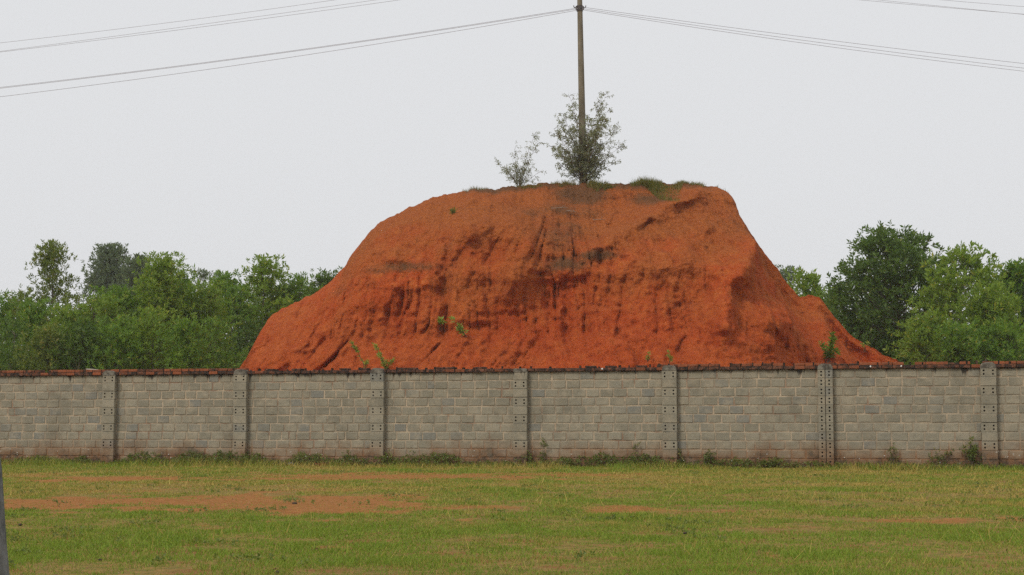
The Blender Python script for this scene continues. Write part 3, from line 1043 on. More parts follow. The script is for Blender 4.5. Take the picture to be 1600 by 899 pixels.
def tree(name, label, cat, px, top, D, half, mat, prof, seed, base_py=None, K=80, per=16, nl=6, leaf=.19, wr=.17, rc=.42, up=.7,
         bark='bark', group=None, trunk_r=.09, lean=0, shaggy=.0):
    """half: crown half width in metres; prof: (height fraction, width fraction) of the crown outline"""
    rng = np.random.default_rng(seed)
    tp = at(px, top, D)
    H = tp[2]
    root = thing(name, label, cat, (tp[0], D, 0), 0, group)
    pr = np.array(prof)
    h0 = pr[0, 0]
    # clump centres inside an uneven outline
    C = []
    tries = 0
    while len(C) < K and tries < K * 40:
        tries += 1
        t = h0 + (1 - h0) * rng.random() ** .9
        r = half * np.interp(t, pr[:, 0], pr[:, 1])
        a = rng.uniform(0, 6.283)
        rr = math.sqrt(rng.random()) * r * (1 + .28 * float(noise(math.cos(a) * 1.7 + 5, math.sin(a) * 1.7 + 5, t * 5, seed)))
        p = np.array((math.cos(a) * rr + lean * t, math.sin(a) * rr, t * (H - leaf * 1.2)))
        if float(noise(p[0] * 1.1, p[1] * 1.1, p[2] * 1.1, seed + 3)) < -.55:
            continue
        C.append(p)
    C = np.array(C)
    # trunk and limbs
    a = Acc()
    n = 9
    tz = np.linspace(0, H * .93, n)
    wob = np.cumsum(rng.normal(0, .05, (n, 2)), 0)
    wob[0] = 0
    tpts = np.stack([wob[:, 0] + lean * tz / H, wob[:, 1], tz], 1)
    tpts[0, 2] = -.25
    tr = trunk_r * (1 - .86 * tz / (H * .93))
    a.add(*tube(tpts, tr, 7))
    for c in C:
        zs = max(.15 * H, c[2] - rng.uniform(.25, .9) * (np.hypot(c[0], c[1]) + .4))
        s = np.array([np.interp(zs, tz, tpts[:, i]) for i in range(3)])
        s[2] = zs
        m = (s + c) / 2 + rng.normal(0, .08, 3) - (0, 0, .06)
        r0 = max(.012, .45 * float(np.interp(zs, tz, tr)))
        a.add(*tube([s, m, c], [r0, r0 * .6, .006], 4))
    link('trunk', a.mesh('trunk', [MT[bark]], True), root)
    # leafy shoots round every clump centre
    nC = len(C)
    S = np.repeat(C, per, 0) + rng.normal(0, 1, (nC * per, 3)) * rc * np.array((1, 1, .8)) * rng.uniform(.5, 1.1, (nC * per, 1))
    S[:, 2] = np.clip(S[:, 2], .25, H)
    ax = np.array((lean * .6, 0, H * .5))
    out = unit((S - ax) * np.array((1, 1, .5)))
    A = unit(out * .65 + np.array((0, 0, up)) + rng.normal(0, .45, S.shape))
    V, F = sprigs(S, A, nl, leaf, wr, rng)
    link('crown', mesh_np('crown', V, F, [MT[mat]]), root)
    return root

OVAL = [(.22, .35), (.38, .85), (.55, 1.0), (.72, .92), (.86, .66), (.95, .38), (1, .12)]
CONE = [(.18, .75), (.35, 1.0), (.55, .85), (.75, .55), (.9, .30), (1, .06)]
FULL = [(.05, .8), (.2, 1.0), (.5, .98), (.72, .80), (.88, .50), (1, .12)]
ROUND = [(.30, .5), (.42, .9), (.6, 1.0), (.78, .95), (.9, .72), (1, .25)]
GL, GR = 'trees behind the wall left of the mound', 'trees behind the wall right of the mound'

# left of the mound, tall ones first
tree('acacia_tree', 'tall slender tree with airy see-through crown, left end of the tree line', 'tree', 84, 381, 61, 1.12, 'leaf_brown',
     [(.2, 1.25), (.42, 1.35), (.56, 1.0), (.7, 1.0), (.82, .80), (.93, .42), (1, .1)], 101, K=125, per=14, rc=.28, leaf=.16, group=GL, trunk_r=.08)
tree('acacia_tree', 'hazy grey-green far tree with broad crown behind the tall slender one', 'tree', 176, 386, 118, 1.9, 'leaf_far', OVAL, 102, K=130, per=34, rc=.5, leaf=.28, group=GL)
tree('acacia_tree', 'hazy grey-green far tree, lower neighbour of the broad hazy one', 'tree', 219, 404, 114, 1.7, 'leaf_far', OVAL, 103, K=110, per=34, rc=.45, leaf=.28, group=GL)
tree('acacia_tree', 'bright yellow-green tree with pointed top in the left tree mass', 'tree', 253, 402, 60, 1.5, 'leaf_light', CONE, 104, K=120, per=18, rc=.36, leaf=.17, group=GL)
tree('acacia_tree', 'loose dark-leaved tree top just right of the bright pointed tree', 'tree', 283, 408, 66, .75, 'leaf_mid', CONE, 105, K=46, per=15, rc=.3, leaf=.18, group=GL)
tree('acacia_tree', 'small hazy far tree top between two left hand trees', 'tree', 315, 425, 105, 1.25, 'leaf_far', OVAL, 106, K=50, per=18, rc=.42, leaf=.22, group=GL)
tree('acacia_tree', 'dark green tree with a tufted top left of the sparse shoots', 'tree', 353, 428, 69, 1.5, 'leaf_mid', [(.1, 1.1), (.4, 1.1), (.7, .9), (.84, .5), (.9, .26), (1, .2)], 107, K=95, per=17, rc=.34, leaf=.19, group=GL)
tree('acacia_tree', 'yellow-green tree with sparse leafy shoots sticking up against the sky', 'tree', 416, 405, 69, 1.6, 'leaf_light', [(.1, 1.0), (.45, 1.1), (.72, 1.0), (.82, .55), (.88, .42), (1, .3)], 108, K=105, per=14, rc=.30, leaf=.19, wr=.2, group=GL)
tree('acacia_tree', 'green tree filling the gap between sparse shoots and the mound', 'tree', 462, 432, 70, 1.35, 'leaf_mid', FULL, 109, K=90, per=17, rc=.36, leaf=.19, group=GL)
tree('acacia_tree', 'dark green tree top touching the left slope of the mound', 'tree', 512, 420, 72, 1.1, 'leaf_dark', FULL, 110, K=70, per=17, rc=.32, leaf=.2, group=GL)
tree('acacia_tree', 'dark tree cut by the left edge of the picture', 'tree', 12, 461, 62, 1.3, 'leaf_mid', FULL, 111, K=85, per=18, rc=.38, leaf=.19, group=GL)
tree('acacia_tree', 'green tree beyond the left edge', 'tree', -60, 440, 62, 1.6, 'leaf_mid', FULL, 112, K=90, per=18, rc=.4, leaf=.2, group=GL)
tree('acacia_tree', 'dense dark tree at the foot of the tall slender one', 'tree', 132, 452, 59, 1.25, 'leaf_brown', FULL, 113, K=95, per=18, rc=.36, leaf=.17, group=GL)
tree('acacia_tree', 'dense green tree below the hazy far trees', 'tree', 187, 454, 60, 1.3, 'leaf_mid', FULL, 114, K=100, per=18, rc=.36, leaf=.17, group=GL)
tree('acacia_tree', 'yellow-green tree below the small hazy tree top', 'tree', 318, 446, 62, 1.25, 'leaf_light', FULL, 115, K=100, per=18, rc=.36, leaf=.17, group=GL)
tree('acacia_tree', 'mid green tree below the dark tufted top', 'tree', 372, 452, 67, 1.3, 'leaf_mid', FULL, 116, K=95, per=18, rc=.36, leaf=.17, group=GL)
tree('acacia_tree', 'light green tree hugging the lower left flank of the mound', 'tree', 440, 450, 70, 1.3, 'leaf_light', FULL, 117, K=95, per=18, rc=.36, leaf=.17, group=GL)
for i, (px, top, D, hf, mt, lb) in enumerate((
        (52, 474, 59, 1.0, 'leaf_mid', 'mid green tree standing left of the tall slender one'),
        (108, 482, 57, 1.0, 'leaf_light', 'yellow-green young tree in front of the tall slender one'),
        (158, 468, 58, 1.0, 'leaf_light', 'yellow-green young tree left below the broad hazy tree'),
        (276, 446, 61, 1.1, 'leaf_mid', 'mid green tree just right of the bright pointed one'),
        (408, 446, 71, 1.1, 'leaf_light', 'yellow-green tree below the sparse shoots'),
        (486, 446, 73, 1.1, 'leaf_mid', 'mid green tree directly behind the left slope of the mound'))):
    tree('acacia_tree', lb, 'tree', px, top, D, hf, mt, FULL, 180 + i, K=85, per=18, rc=.36, leaf=.17, group=GL)
for i, (px, top, D, hf, mt, lb) in enumerate((
        (20, 505, 55, 1.1, 'leaf_dark', 'low dark shrub just above the wall at the left edge'),
        (75, 512, 54, 1.0, 'leaf_brown', 'low olive shrub above the wall under the tall slender tree'),
        (128, 505, 54, 1.0, 'leaf_dark', 'low dark shrub above the first wall pillar from the left'),
        (183, 500, 54, 1.1, 'leaf_mid', 'low green shrub right above the first wall pillar'),
        (236, 488, 55, 1.1, 'leaf_light', 'low yellow-green shrub under the bright pointed tree'),
        (292, 505, 54, 1.0, 'leaf_mid', 'low green shrub midway between the first two pillars'),
        (338, 500, 60, 1.0, 'leaf_mid', 'low green shrub near the second wall pillar'),
        (384, 505, 66, 1.0, 'leaf_dark', 'low dark shrub beside the foot of the mound'))):
    tree('shrub', lb, 'shrub', px, top, D, hf, mt, FULL, 140 + i, K=60, per=18, rc=.34, leaf=.16, trunk_r=.04, group='shrubs behind the wall')
# right of the mound
tree('acacia_tree', 'small hazy far tree top beside the right slope of the mound', 'tree', 1231, 419, 112, 1.0, 'leaf_far', OVAL, 121, K=45, per=16, rc=.4, leaf=.22, group=GR)
tree('acacia_tree', 'faint hazy far tree top between mound and big dark tree', 'tree', 1303, 432, 125, .9, 'leaf_far', CONE, 122, K=36, per=12, rc=.35, leaf=.22, group=GR)
tree('acacia_tree', 'light green young tree with upright shoots above the mound shoulder', 'tree', 1262, 417, 70, 1.0, 'leaf_light', [(.1, 1.1), (.5, 1.2), (.7, .95), (.85, .7), (1, .45)], 123, K=64, per=12, nl=7, rc=.26, leaf=.25, wr=.2, group=GR)
tree('acacia_tree', 'light green tree between mound shoulder and big dark tree', 'tree', 1310, 455, 71, 1.25, 'leaf_mid', FULL, 124, K=85, per=15, rc=.34, leaf=.2, group=GR)
tree('acacia_tree', 'big dark green tree with broad crown, tallest right of the mound', 'tree', 1396, 361, 66, 1.95, 'leaf_dark', [(.05, .65), (.25, .95), (.5, 1.05), (.7, 1.08), (.84, .92), (.93, .72), (1, .42)], 125, K=215, per=20, nl=7, rc=.36, leaf=.23, wr=.19, group=GR, trunk_r=.14)
tree('acacia_tree', 'dark green lower tree filling the left side under the big dark crown', 'tree', 1368, 452, 72, 1.5, 'leaf_dark', FULL, 130, K=110, per=18, nl=7, rc=.36, leaf=.22, wr=.19, group=GR)
tree('acacia_tree', 'light green tree with pointed leafy shoots beside the big dark tree', 'tree', 1500, 390, 61, 1.55, 'leaf_light', [(.05, .95), (.3, 1.1), (.55, 1.1), (.72, 1.0), (.85, .8), (.93, .62), (1, .35)], 126, K=140, per=15, nl=7, rc=.34, leaf=.23, wr=.19, group=GR)
tree('acacia_tree', 'green tree cut by the right edge of the picture', 'tree', 1592, 413, 62, 1.3, 'leaf_mid', FULL, 127, K=110, per=17, nl=7, rc=.34, leaf=.23, wr=.19, group=GR)
tree('acacia_tree', 'green tree beyond the right edge', 'tree', 1670, 405, 62, 1.5, 'leaf_mid', FULL, 128, K=90, per=16, nl=7, rc=.36, leaf=.22, group=GR)
tree('acacia_tree', 'yellow-green tree under the pointed shoots', 'tree', 1545, 448, 58, 1.3, 'leaf_light', FULL, 129, K=100, per=17, nl=7, rc=.34, leaf=.2, group=GR)
for i, (px, top, D, hf, mt, lb) in enumerate((
        (1352, 508, 67, 1.1, 'leaf_light', 'low light green shrub beside the right toe of the mound'),
        (1400, 515, 66, .9, 'leaf_mid', 'low green shrub at the foot of the big dark tree'),
        (1448, 490, 58, 1.0, 'leaf_light', 'low yellow-green shrub right of the big dark tree'),
        (1500, 505, 56, 1.0, 'leaf_mid', 'low green shrub above the last wall bay but one'),
        (1570, 500, 56, 1.1, 'leaf_mid', 'low green shrub above the rightmost pillar'))):
    tree('shrub', lb, 'shrub', px, top, D, hf, mt, FULL, 160 + i, K=58, per=16, nl=7, rc=.32, leaf=.19, wr=.19, trunk_r=.04, group='shrubs behind the wall')
# far wood closing the gaps low behind everything
def far_wood():
    rng = np.random.default_rng(77)
    Cs = []
    for x0, x1 in ((-62, -16), (22, 64)):
        for i in range(260):
            x = rng.uniform(x0, x1)
            Cs.append((x, rng.uniform(118, 150), rng.random() ** .8 * (6.3 + 1.6 * float(noise(x * .35, 2, 0, 7)))))
    C = np.array(Cs)
    S = np.repeat(C, 26, 0) + rng.normal(0, .75, (len(C) * 26, 3))
    S[:, 2] = np.clip(S[:, 2], .2, None)
    V, F = sprigs(S, rng.normal(0, .5, S.shape) + np.array((0, -.3, .8)), 4, .38, .22, rng)
    o = kind(link('far_wood', mesh_np('far_wood', V, F, [MT['leaf_far']])), 'stuff')
    tag(o, 'distant hazy wood low behind the nearer trees', 'wood')
far_wood()

# ------------------------------------------------------------------ bushes and plants on the mound
def shoots(name, label, cat, base, stems, mat, seed, leaf, wr, per_m, group=None, rs=.014, nl=4, droop=.0, bark='twig', spread=.5, jit=.0):
    """many-stemmed plant; stems: list of (dx, dz, curve) tip offsets in metres with side twigs"""
    rng = np.random.default_rng(seed)
    root = thing(name, label, cat, tuple(base), 0, group)
    a = Acc()
    S, A = [], []
    for dx, dy, dz in stems:
        tip = np.array((dx, dy, dz))
        n = 7
        f = np.linspace(0, 1, n)
        pts = np.stack([dx * f ** 1.4, dy * f ** 1.4, dz * f], 1) + np.cumsum(rng.normal(0, .014 * dz, (n, 3)), 0) * np.array((1, 1, .3))
        pts[0] = (rng.normal(0, .05), rng.normal(0, .05), -.1)
        a.add(*tube(pts, rs * (1.05 - f), 5))
        L = np.linalg.norm(tip)
        for k in range(int(per_m * L) + 2):
            t = rng.uniform(.12, 1) ** .8
            p = np.array([np.interp(t, f, pts[:, i]) for i in range(3)])
            if spread > 0:
                d = unit(rng.normal(size=3) * np.array((1, 1, .5)) + np.array((0, 0, .45)))
                ln = rng.uniform(.25, 1) * spread * (1.15 - .75 * t)
                e = p + d * ln
                a.add(*tube([p, (p + e) / 2 + (0, 0, .02), e], [rs * .4, rs * .3, .003], 4))
                m = max(2, int(ln / .11))
                for q in np.linspace(.35, 1, m):
                    S.append(p + (e - p) * q + rng.normal(0, .03, 3))
                    A.append(d + rng.normal(0, .5, 3) + np.array((0, 0, -droop)))
            else:
                S.append(p)
                A.append(unit(pts[-1] - pts[0]) + rng.normal(0, .35, 3))
    link('stem', a.mesh('stem', [MT[bark]], True), root)
    V, F = sprigs(np.array(S), np.array(A), nl, leaf, wr, rng, 1.0)
    link('foliage', mesh_np('foliage', V, F, [MT[mat]]), root)
    return root

rg = np.random.default_rng(9)
pb = at(912, 288, 58.5)
px2m = 57.2 / FPX
st = []
for tx, ty in ((888, 150), (872, 190), (858, 212), (884, 178), (900, 165), (925, 165), (944, 148), (955, 175), (966, 205), (972, 238), (948, 200), (935, 182),
               (862, 240), (850, 222), (870, 262), (958, 250), (940, 235), (925, 215), (895, 215), (880, 235), (905, 240), (965, 262), (915, 190)):
    st.append(((tx - 912) * px2m, rg.normal(0, .45), (302 - ty) * px2m))
shoots('pole_bush', 'large feathery grey-green bush wrapped round the foot of the power pole', 'bush', pb - (0, 0, .1), st, 'leaf_grey', 201, .115, .15, 11.5, nl=5, spread=.66, droop=.5, rs=.020)
st = []
pb2 = at(812, 293, 58.4)
for tx, ty in ((831, 198), (822, 225), (798, 236), (774, 242), (806, 228), (784, 255), (842, 215), (838, 245), (848, 260), (790, 262), (815, 255)):
    st.append(((tx - 812) * px2m, rg.normal(0, .35), (292 - ty) * px2m))
shoots('wispy_bush', 'small wispy grey-green bush on the mound top left of the pole', 'bush', pb2 - (0, 0, .1), st, 'leaf_grey', 202, .11, .14, 8, nl=4, spread=.52, droop=.5, rs=.013)

def plant(label, base, stems, seed, leaf=.16, wr=.2, per=9, mat='leaf_sprout', nl=5, name='sapling', group='saplings on the mound', spread=0.0):
    return shoots(name, label, 'plant', base, stems, mat, seed, leaf, wr, per, group, rs=.012, nl=nl, spread=spread)
p = mound_pt(728, 524)
plant('bright green sapling leaning out of the mound above the long scarp', p, [(-.38, -.35, .50), (-.30, -.25, .34)], 211, .15, .22, 10)
p = mound_pt(690, 512)
plant('tiny bright green sprout just left of the leaning sapling', p, [(-.05, -.2, .26), (.06, -.2, .2)], 212, .14, .24, 10)
p = mound_pt(572, 574)
plant('thin sapling with a slender leafy stem above the third pillar, left one', p - (0, 0, .1), [(-.38, -.3, .85), (.1, -.25, .3)], 213, .09, .2, 22)
p = mound_pt(602, 574)
plant('bushy sapling with slanting stems above the third pillar', p - (0, 0, .1), [(-.35, -.3, .75), (-.15, -.3, .5), (.25, -.25, .35), (.05, -.3, .3)], 214, .10, .2, 18)
p = mound_pt(1293, 560)
plant('leafy green sapling on the right toe of the mound', p - (0, 0, .1), [(.02, -.3, .85), (-.3, -.3, .55), (.12, -.3, .7), (.25, -.2, .4), (-.1, -.3, .4)], 215, .17, .2, 10, 'leaf_mid', 6)
p = mound_pt(1011, 566)
plant('thin yellowish sprout above the wall, left of a similar one', p, [(.03, -.2, .28)], 216, .08, .2, 16)
p = mound_pt(1047, 566)
plant('thin yellowish sprout above the wall pillar in the middle', p, [(-.03, -.2, .3), (.05, -.2, .2)], 217, .08, .2, 16)
p = mound_pt(1350, 548)
plant('tiny green sprout on the thin right end of the mound', p, [(.05, -.2, .2), (-.1, -.2, .15)], 218, .12, .22, 10)
p = mound_pt(708, 331)
plant('small dark tuft on the upper left slope of the mound', p - (0, 0, .05), [(.08, -.1, .12), (-.1, -.1, .12), (0, -.15, .15)], 219, .10, .14, 24, 'leaf_brown', 5)

# dry grass on the mound top
def blades(P, H, Wd, lean, rng):
    n = len(P)
    a = rng.uniform(0, 6.283, n)
    b = rng.uniform(0, 6.283, n)
    side = np.stack([np.cos(a), np.sin(a), np.zeros(n)], 1) * (Wd / 2)[:, None]
    tip = P + np.stack([np.cos(b) * lean * H, np.sin(b) * lean * H, H], 1)
    V = np.stack([P - side, P + side, tip], 1).reshape(-1, 3)
    return V, np.arange(n * 3).reshape(-1, 3)

def crest_grass():
    rng = np.random.default_rng(31)
    X, Y, Z = M_front
    nr = X.shape[0]
    Ps, Hs = [], []
    def patch(px0, px1, depth_rows, n, h0, h1):
        x0, x1 = at(px0, 290, YC)[0], at(px1, 290, YC)[0]
        xx = x0 + (x1 - x0) * rng.beta(1.7, 1.7, n)
        c = np.clip(np.searchsorted(M_xs, xx), 0, len(M_xs) - 1)
        dep = depth_rows * np.clip(.55 + .9 * fbm(xx * 1.3, 0, 0, 93, 3), .08, 1.3) * np.sin(np.clip((xx - x0) / (x1 - x0), 0, 1) * np.pi) ** .5
        r = nr - 1 - (rng.random(n) ** 2 * dep).astype(int)
        P = np.stack([X[r, c], Y[r, c] + rng.uniform(0, 1.2, n) * (r > nr - 6), Z[r, c] - .03], 1)
        keep = fbm(P[:, 0] * 2.0, P[:, 2] * 3, 0, 91, 2) > -.12
        Ps.append(P[keep])
        Hs.append(rng.uniform(h0, h1, keep.sum()) * np.clip(1 + fbm(P[keep, 0] * 1.5, 0, 0, 94, 2), .4, 1.5))
    patch(700, 1140, 9, 9500, .06, .18)
    patch(735, 900, 14, 3000, .06, .20)
    patch(975, 1125, 30, 4600, .08, .24)
    patch(1000, 1075, 60, 3000, .10, .28)
    patch(852, 972, 40, 3000, .08, .26)
    P, H = np.concatenate(Ps), np.concatenate(Hs)
    V, F = blades(P, H, np.full(len(P), .02), rng.uniform(.1, .8, len(P)), rng)
    dry = np.repeat(np.clip(.62 + .3 * noise(P[:, 0] * 1.2, P[:, 2] * 2, 0, 92) + rng.normal(0, .15, len(P)), 0, 1), 3)
    o = kind(link('dry_grass', mesh_np('dry_grass', V, F, [MT['crest_grass']], {'dry': dry})), 'stuff')
    tag(o, 'dry tufted grass fringing the top of the red mound', 'grass')
crest_grass()

def stick(label, p, d, r, mat, name='dry_branch', cat='branch', group=None, fork=True, arc=.004):
    root_p = np.asarray(p)
    d = np.asarray(d)
    a = Acc()
    pts = np.array([d * f + np.array((0, 0, arc * math.sin(f * 3.1))) for f in np.linspace(0, 1, 6)])
    a.add(*tube(pts, np.linspace(r, r * .5, 6), 6))
    if fork:
        a.add(*tube([pts[3], pts[3] + d * .25 + (0, 0, .10)], [r * .6, r * .3], 5))
    o = link(name, a.mesh(name, [MT[mat]], True), None, tuple(root_p))
    tag(o, label, cat, group)
for lb, px, py, d in (('pale dead branch on the slope left below the pole', 862, 325, (.55, -.05, .02)), ('short pale stick on the slope under the pole', 884, 329, (.35, -.05, -.05)),
                      ('pale stick on the slope right below the pole', 925, 343, (.4, -.05, .0))):
    stick(lb, mound_pt(px, py) - (0, .04, -.03), d, .011, 'twig_grey', group='dead sticks on the mound', arc=.01)

# ------------------------------------------------------------------ grass of the field
def field_grass():
    rng = np.random.default_rng(51)
    Ps, Hs, Ws, Bs = [], [], [], []
    for y0, y1, dens, h0, h1, w in ((7.2, 10, 7500, .008, .030, .0050), (10, 14, 4800, .008, .030, .0066), (14, 20, 2600, .009, .032, .0095),
                                    (20, 27, 1600, .010, .034, .013), (27, 37, 1200, .012, .042, .017)):
        hw0, hw1 = .338 * y0 + .9, .338 * y1 + .9
        n = int(dens * (hw0 + hw1) * (y1 - y0))
        y = rng.uniform(y0, y1, n)
        x = rng.uniform(-1, 1, n) * (.338 * y + .9)
        ok = y < wall_y(x) - .02
        x, y = x[ok], y[ok]
        b = bare_at(x, y)
        n1 = fbm(x * 1.1, y * .8, 0, 15, 3)
        keep = rng.random(len(x)) < np.clip(1.0 - 1.0 * b, .14, 1) * np.clip(.72 + .9 * n1 + .5 * fbm(x * 5, y * 4, 0, 17, 2), .15, 1)
        x, y, b = x[keep], y[keep], b[keep]
        Bs.append(b)
        h = rng.uniform(h0, h1, len(x)) * np.clip(1 + 1.1 * fbm(x * 2.2, y * 1.6, 0, 16, 4, .65), .3, 2.2) * (1 - .6 * b)
        Ps.append(np.stack([x, y, ground_z(x, y) - .003], 1))
        Hs.append(h)
        Ws.append(np.full(len(x), w))
    # seed stalks and taller dry stems
    n = 9000
    y = 7.2 + 29 * rng.random(n) ** .85
    x = rng.uniform(-1, 1, n) * (.338 * y + .9)
    ok = (y < wall_y(x) - .1) & (rng.random(n) < np.clip(.35 + .9 * fbm(x * .5, y * .5, 0, 18, 2), .03, 1)) & (bare_at(x, y) < .4)
    x, y = x[ok], y[ok]
    ns = len(x)
    Ps.append(np.stack([x, y, ground_z(x, y)], 1))
    Hs.append(rng.uniform(.04, .13, ns))
    Ws.append(np.clip(y * .0005, .0035, .012))
    # fringe of longer grass along the wall foot
    n = 14000
    x = rng.uniform(-13, 12.5, n)
    y = wall_y(x) - .05 - np.abs(rng.normal(0, .7, n))
    ok = fbm(x * .9, y, 0, 19, 3) > -.25
    x, y = x[ok], y[ok]
    Ps.append(np.stack([x, y, ground_z(x, y)], 1))
    Hs.append(rng.uniform(.04, .15, len(x)) * np.clip(1 + fbm(x * .7, 3, 0, 20, 2), .5, 1.6))
    Ws.append(np.full(len(x), .014))
    P, H, Wd = np.concatenate(Ps), np.concatenate(Hs), np.concatenate(Ws)
    nb = len(P)
    V, F = blades(P, H, Wd, rng.uniform(.2, 1.1, nb), rng)
    x, y = P[:, 0], P[:, 1]
    dry = .09 + .40 * sstep(10, 22, y) + .36 * fbm(x * .5, y * .35, 0, 22, 4) + .55 * fbm(x * 3, y * 2.2, 0, 23, 4, .65) + .25 * np.concatenate([np.concatenate(Bs), np.zeros(nb - sum(map(len, Bs)))])
    dry = np.clip(dry, 0, 1)
    i0 = nb - len(Ps[-1]) - len(Ps[-2])
    dry[i0:i0 + len(Ps[-2])] = rng.uniform(.6, 1, len(Ps[-2]))
    o = kind(link('field_grass', mesh_np('field_grass', V, F, [MT['grass']], {'dry': np.repeat(dry, 3)})), 'stuff')
    tag(o, 'short patchy grass of the field in front of the wall', 'grass')
field_grass()

def field_litter():
    rng = np.random.default_rng(53)
    # rosettes of broad-leaved weeds among the grass
    C = []
    for k in range(260):
        y = 7.6 + 24 * rng.random() ** 1.1
        x = rng.uniform(-1, 1) * (.338 * y + .6)
        if y < wall_y(x) - .4 and float(noise(x * .6, y * .5, 0, 54)) > -.1:
            m = rng.integers(3, 12)
            q = np.stack([x + rng.normal(0, .07, m), y + rng.normal(0, .07, m), rng.uniform(.004, .03, m)], 1)
            C.append(q)
    C = np.concatenate(C)
    V, F = sprigs(C, rng.normal(0, .4, C.shape) + np.array((0, 0, .8)), 5, .026, .3, rng, 1.2)
    o = kind(link('field_weeds', mesh_np('field_weeds', V, F, [MT['leaf_weed']])), 'stuff')
    tag(o, 'small broad-leaved weeds dotted through the short grass', 'weeds')
    # dead leaves and bits of straw
    n = 420
    y = 7.6 + 22 * rng.random(n) ** 1.1
    x = rng.uniform(-1, 1, n) * (.338 * y + .6)
    P = np.stack([x, y, np.full(n, .018)], 1)
    V, F = leaves(P, unit(rng.normal(size=(n, 3)) * np.array((1, 1, .25))), rng.uniform(.012, .032, n), .2, rng)
    o = kind(link('leaf_litter', mesh_np('leaf_litter', V, F, [MT['dead_leaf']])), 'stuff')
    tag(o, 'brown dead leaves and bits of litter in the grass', 'litter')
field_litter()

# ------------------------------------------------------------------ weeds along the wall foot
def weed_strip():
    rng = np.random.default_rng(61)
    n = 8000
    x = rng.uniform(-12.5, 12, n)
    dens = sstep(-.1, .55, fbm(x * .8, 0, 0, 25, 3) + .25 * fbm(x * 2.5, 0, 0, 26, 2))
    ok = rng.random(n) < .28 + .72 * dens
    x, dens = x[ok], dens[ok]
    off = np.abs(rng.normal(0, .16, len(x))) + .02
    y = wall_y(x) - off
    hmax = (.08 + .16 * dens) * np.clip(1.25 - off * 1.3, .3, 1.2)
    z = rng.random(len(x)) ** .8 * hmax + .01
    S = np.stack([x, y, z], 1)
    A = rng.normal(0, .6, S.shape) + np.array((0, -.35, .6))
    V, F = sprigs(S, A, 4, .048, .24, rng, 1.0)
    o = kind(link('weeds', mesh_np('weeds', V, F, [MT['leaf_weed']])), 'stuff')
    tag(o, 'low green weeds growing along the foot of the wall', 'weeds')
    # tiny white flower heads above them
    n = 60
    x = rng.uniform(-11.5, 11, n)
    y = wall_y(x) - rng.uniform(.12, .35, n)
    z = rng.uniform(.12, .34, n)
    a = Acc()
    for p in np.stack([x, y, z], 1):
        k = 6
        V = [p + (0, 0, .005)] + [p + np.array((math.cos(t) * .013, math.sin(t) * .013, rng.uniform(-.004, .008))) for t in np.arange(k) / k * 6.283] + [p + (0, 0, -.012)]
        a.add(V, [(0, 1 + i, 1 + (i + 1) % k) for i in range(k)] + [(k + 1, 1 + (i + 1) % k, 1 + i) for i in range(k)])
    o = kind(link('wild_flowers', a.mesh('wild_flowers', [MT['white_petal']])), 'stuff')
    tag(o, 'tiny white wild flowers scattered over the weeds', 'flowers')
weed_strip()

for i, (px, hgt, wid, lf, lb) in enumerate((
        (1516, .62, .22, .075, 'tallest leafy weed against the wall, left of the rightmost pillar'),
        (1394, .52, .10, .06, 'slender weed against the wall in the wide bay right of the split pillar'),
        (1462, .40, .20, .055, 'short branching weed between the slender and the tallest one'),
        (992, .48, .08, .06, 'slender weed against the wall left of the middle pillar'),
        (851, .62, .10, .055, 'thin pale weed climbing the wall right of the square topped pillar'),
        (540, .38, .08, .05, 'thin weed left of the third pillar'),
        (648, .34, .06, .05, 'thin weed right of the third pillar'),
        (1100, .40, .14, .06, 'small weed bush right of the middle pillar'),
        (1060, .35, .16, .06, 'leafy weed in the corner right of the middle pillar'),
        (612, .28, .2, .06, 'low leafy weed in the corner right of the third pillar'),
        (130, .24, .2, .06, 'low leafy weed left of the first pillar'),
        (1190, .22, .25, .06, 'low spreading weed left of the split pillar'),
        (826, .30, .14, .06, 'weed in the dark corner of the square topped pillar'))):
    x, y = on_wall(px)
    r = np.random.default_rng(300 + i)
    ns = 2 if wid < .12 else 5
    hgt *= .9
    st = [(r.normal(0, wid * .8), -abs(r.normal(0, .08)), hgt * r.uniform(.45, 1.0)) for _ in range(ns)]
    st[0] = (st[0][0] * .3, -.03, hgt)
    shoots('weed', lb, 'weed', (x, y - .07, 0), st, 'leaf_weed', 320 + i, lf * .85, .26, 12, 'single weeds along the wall', rs=.006, nl=4, spread=.10)

# ------------------------------------------------------------------ grey trunk cut by the left edge
def leaning_tree():
    D = 5.5
    base = np.array((-1.764, D, 0))
    root = thing('leaning_tree', 'grey trunk cut off by the left edge of the picture in the foreground', 'tree', tuple(base))
    n = 16
    f = np.linspace(0, 1, n)
    pts = np.stack([-.06 * f - 1.1 * f ** 2.4, -.5 * f ** 2, 3.6 * f - .12], 1)
    rad = .135 - .07 * f + .02 * np.exp(-f * 14)
    rad = rad * (1 + .03 * np.sin(f * 40))
    V, F = tube(pts, rad, 16)
    link('trunk', mesh_py('trunk', V, F, [MT['grey_bark']], True), root)
    rng = np.random.default_rng(5)
    a = Acc()
    C = []
    for k in range(12):
        s = pts[10 + k % 6]
        e = s + np.array((rng.normal(-.5, .5), rng.normal(-.3, .5), rng.uniform(.4, 1.2)))
        a.add(*tube([s, (s + e) / 2 + (0, 0, .1), e], [.035, .022, .008], 6))
        C += [e, (s + e) / 2]
    link('limbs', a.mesh('limbs', [MT['grey_bark']], True), root)
    C = np.array(C)
    S = np.repeat(C, 14, 0) + rng.normal(0, .22, (len(C) * 14, 3))
    V, F = sprigs(S, rng.normal(0, .5, S.shape) + np.array((0, 0, .5)), 5, .13, .2, rng)
    link('crown', mesh_np('crown', V, F, [MT['leaf_mid']]), root)
leaning_tree()

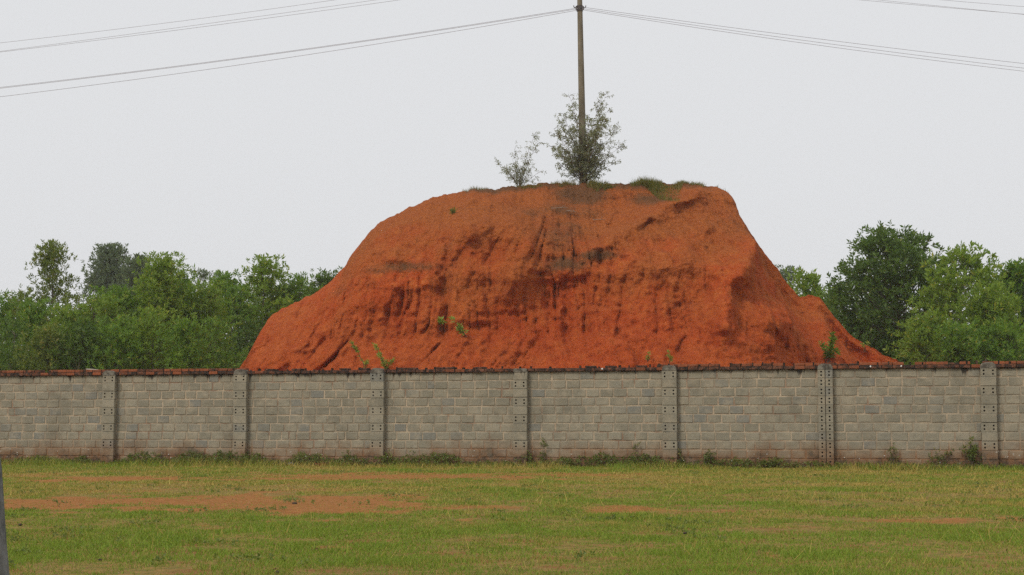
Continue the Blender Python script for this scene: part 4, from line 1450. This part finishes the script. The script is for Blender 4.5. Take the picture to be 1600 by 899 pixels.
# ------------------------------------------------------------------ small things lying about
def lump(name, label, cat, loc, size, mat, seed, group=None):
    rng = np.random.default_rng(seed)
    bm = bmesh.new()
    bmesh.ops.create_icosphere(bm, subdivisions=2, radius=1)
    for v in bm.verts:
        k = 1 + .28 * float(noise(v.co.x * 1.6 + seed, v.co.y * 1.6, v.co.z * 1.6, seed))
        v.co = Vector((v.co.x * size[0] * k, v.co.y * size[1] * k, max(v.co.z, -.6) * size[2] * k))
    me = bpy.data.meshes.new(name)
    bm.to_mesh(me)
    bm.free()
    me.materials.append(MT[mat])
    tag(link(name, me, None, loc), label, cat, group)

def on_field(px, py):
    x, y = gpt(px, py)
    return (x, y, float(ground_z(x, y)) + .008)
x, y = on_wall(457)
lump('stone', 'bluish grey stone in the weeds between the second and third pillars', 'stone', (x, y - .22, .03), (.07, .06, .05), 'blue_stone', 1)
for i, (px, py, s, lb) in enumerate(((463, 786, .022, 'dark clod lying on the bare orange patch'), (38, 820, .016, 'dark clod on the grass beside the grey trunk'),
                                     (437, 893, .012, 'dark clod at the bottom edge of the grass, left of centre'), (163, 875, .010, 'small dark clod in the lower left grass'),
                                     (1068, 834, .014, 'reddish dark clod in the grass right of centre'))):
    lump('clod', lb, 'clod', on_field(px, py), (s * 1.2, s, s * .7), 'dark_clod', 10 + i, 'clods on the field')
x, y = on_wall(505)
V = [(a * .11, b * .05, c) for c in (0, .055) for a, b in ((-1, -1), (1, -1), (1.05, .9), (-.9, 1))]
bb = link('fallen_brick', mesh_py('fallen_brick', V, [(3, 2, 1, 0), (4, 5, 6, 7), (0, 1, 5, 4), (1, 2, 6, 5), (2, 3, 7, 6), (3, 0, 4, 7)], [MT['brick']]), None, (x, y - .42, .015), .5)
tag(bb, 'fallen red brick in the weeds near the bluish stone', 'brick')
x, y = on_wall(133)
stick('white stick lying on the brick coping near the first pillar', (x, y - .02, WALL_TOP + .135), (.33, -.05, -.02), .012, 'pale_stick', 'pale_stick', 'stick', fork=False)
for i, (px, lb) in enumerate(((1361, 'small white pebble on the coping, left one of two close together'), (1409, 'small white pebble on the coping, right one of two close together'),
                              (941, 'small white pebble on the coping near the middle'))):
    x, y = on_wall(px)
    lump('pebble', lb, 'pebble', (x, y - .062, WALL_TOP + .04), (.016, .014, .022), 'white_petal', 40 + i, 'white pebbles on the coping')

# ------------------------------------------------------------------ haze in the air
def haze():
    a = Acc()
    a.box(-3200, 3200, -3200, 3200, -1.2, 19.0)
    m = bpy.data.materials.new('haze')
    m.use_nodes = True
    t = m.node_tree
    t.nodes.clear()
    o = t.nodes.new('ShaderNodeOutputMaterial')
    v = t.nodes.new('ShaderNodeVolumePrincipled')
    v.inputs['Color'].default_value = (.93, .95, .98, 1)
    v.inputs['Density'].default_value = .00045
    v.inputs['Anisotropy'].default_value = .2
    t.links.new(v.outputs[0], o.inputs['Volume'])
    h = kind(link('haze', a.mesh('haze', [m])), 'stuff')
    tag(h, 'thin pale haze hanging over the field and trees', 'haze')
haze()
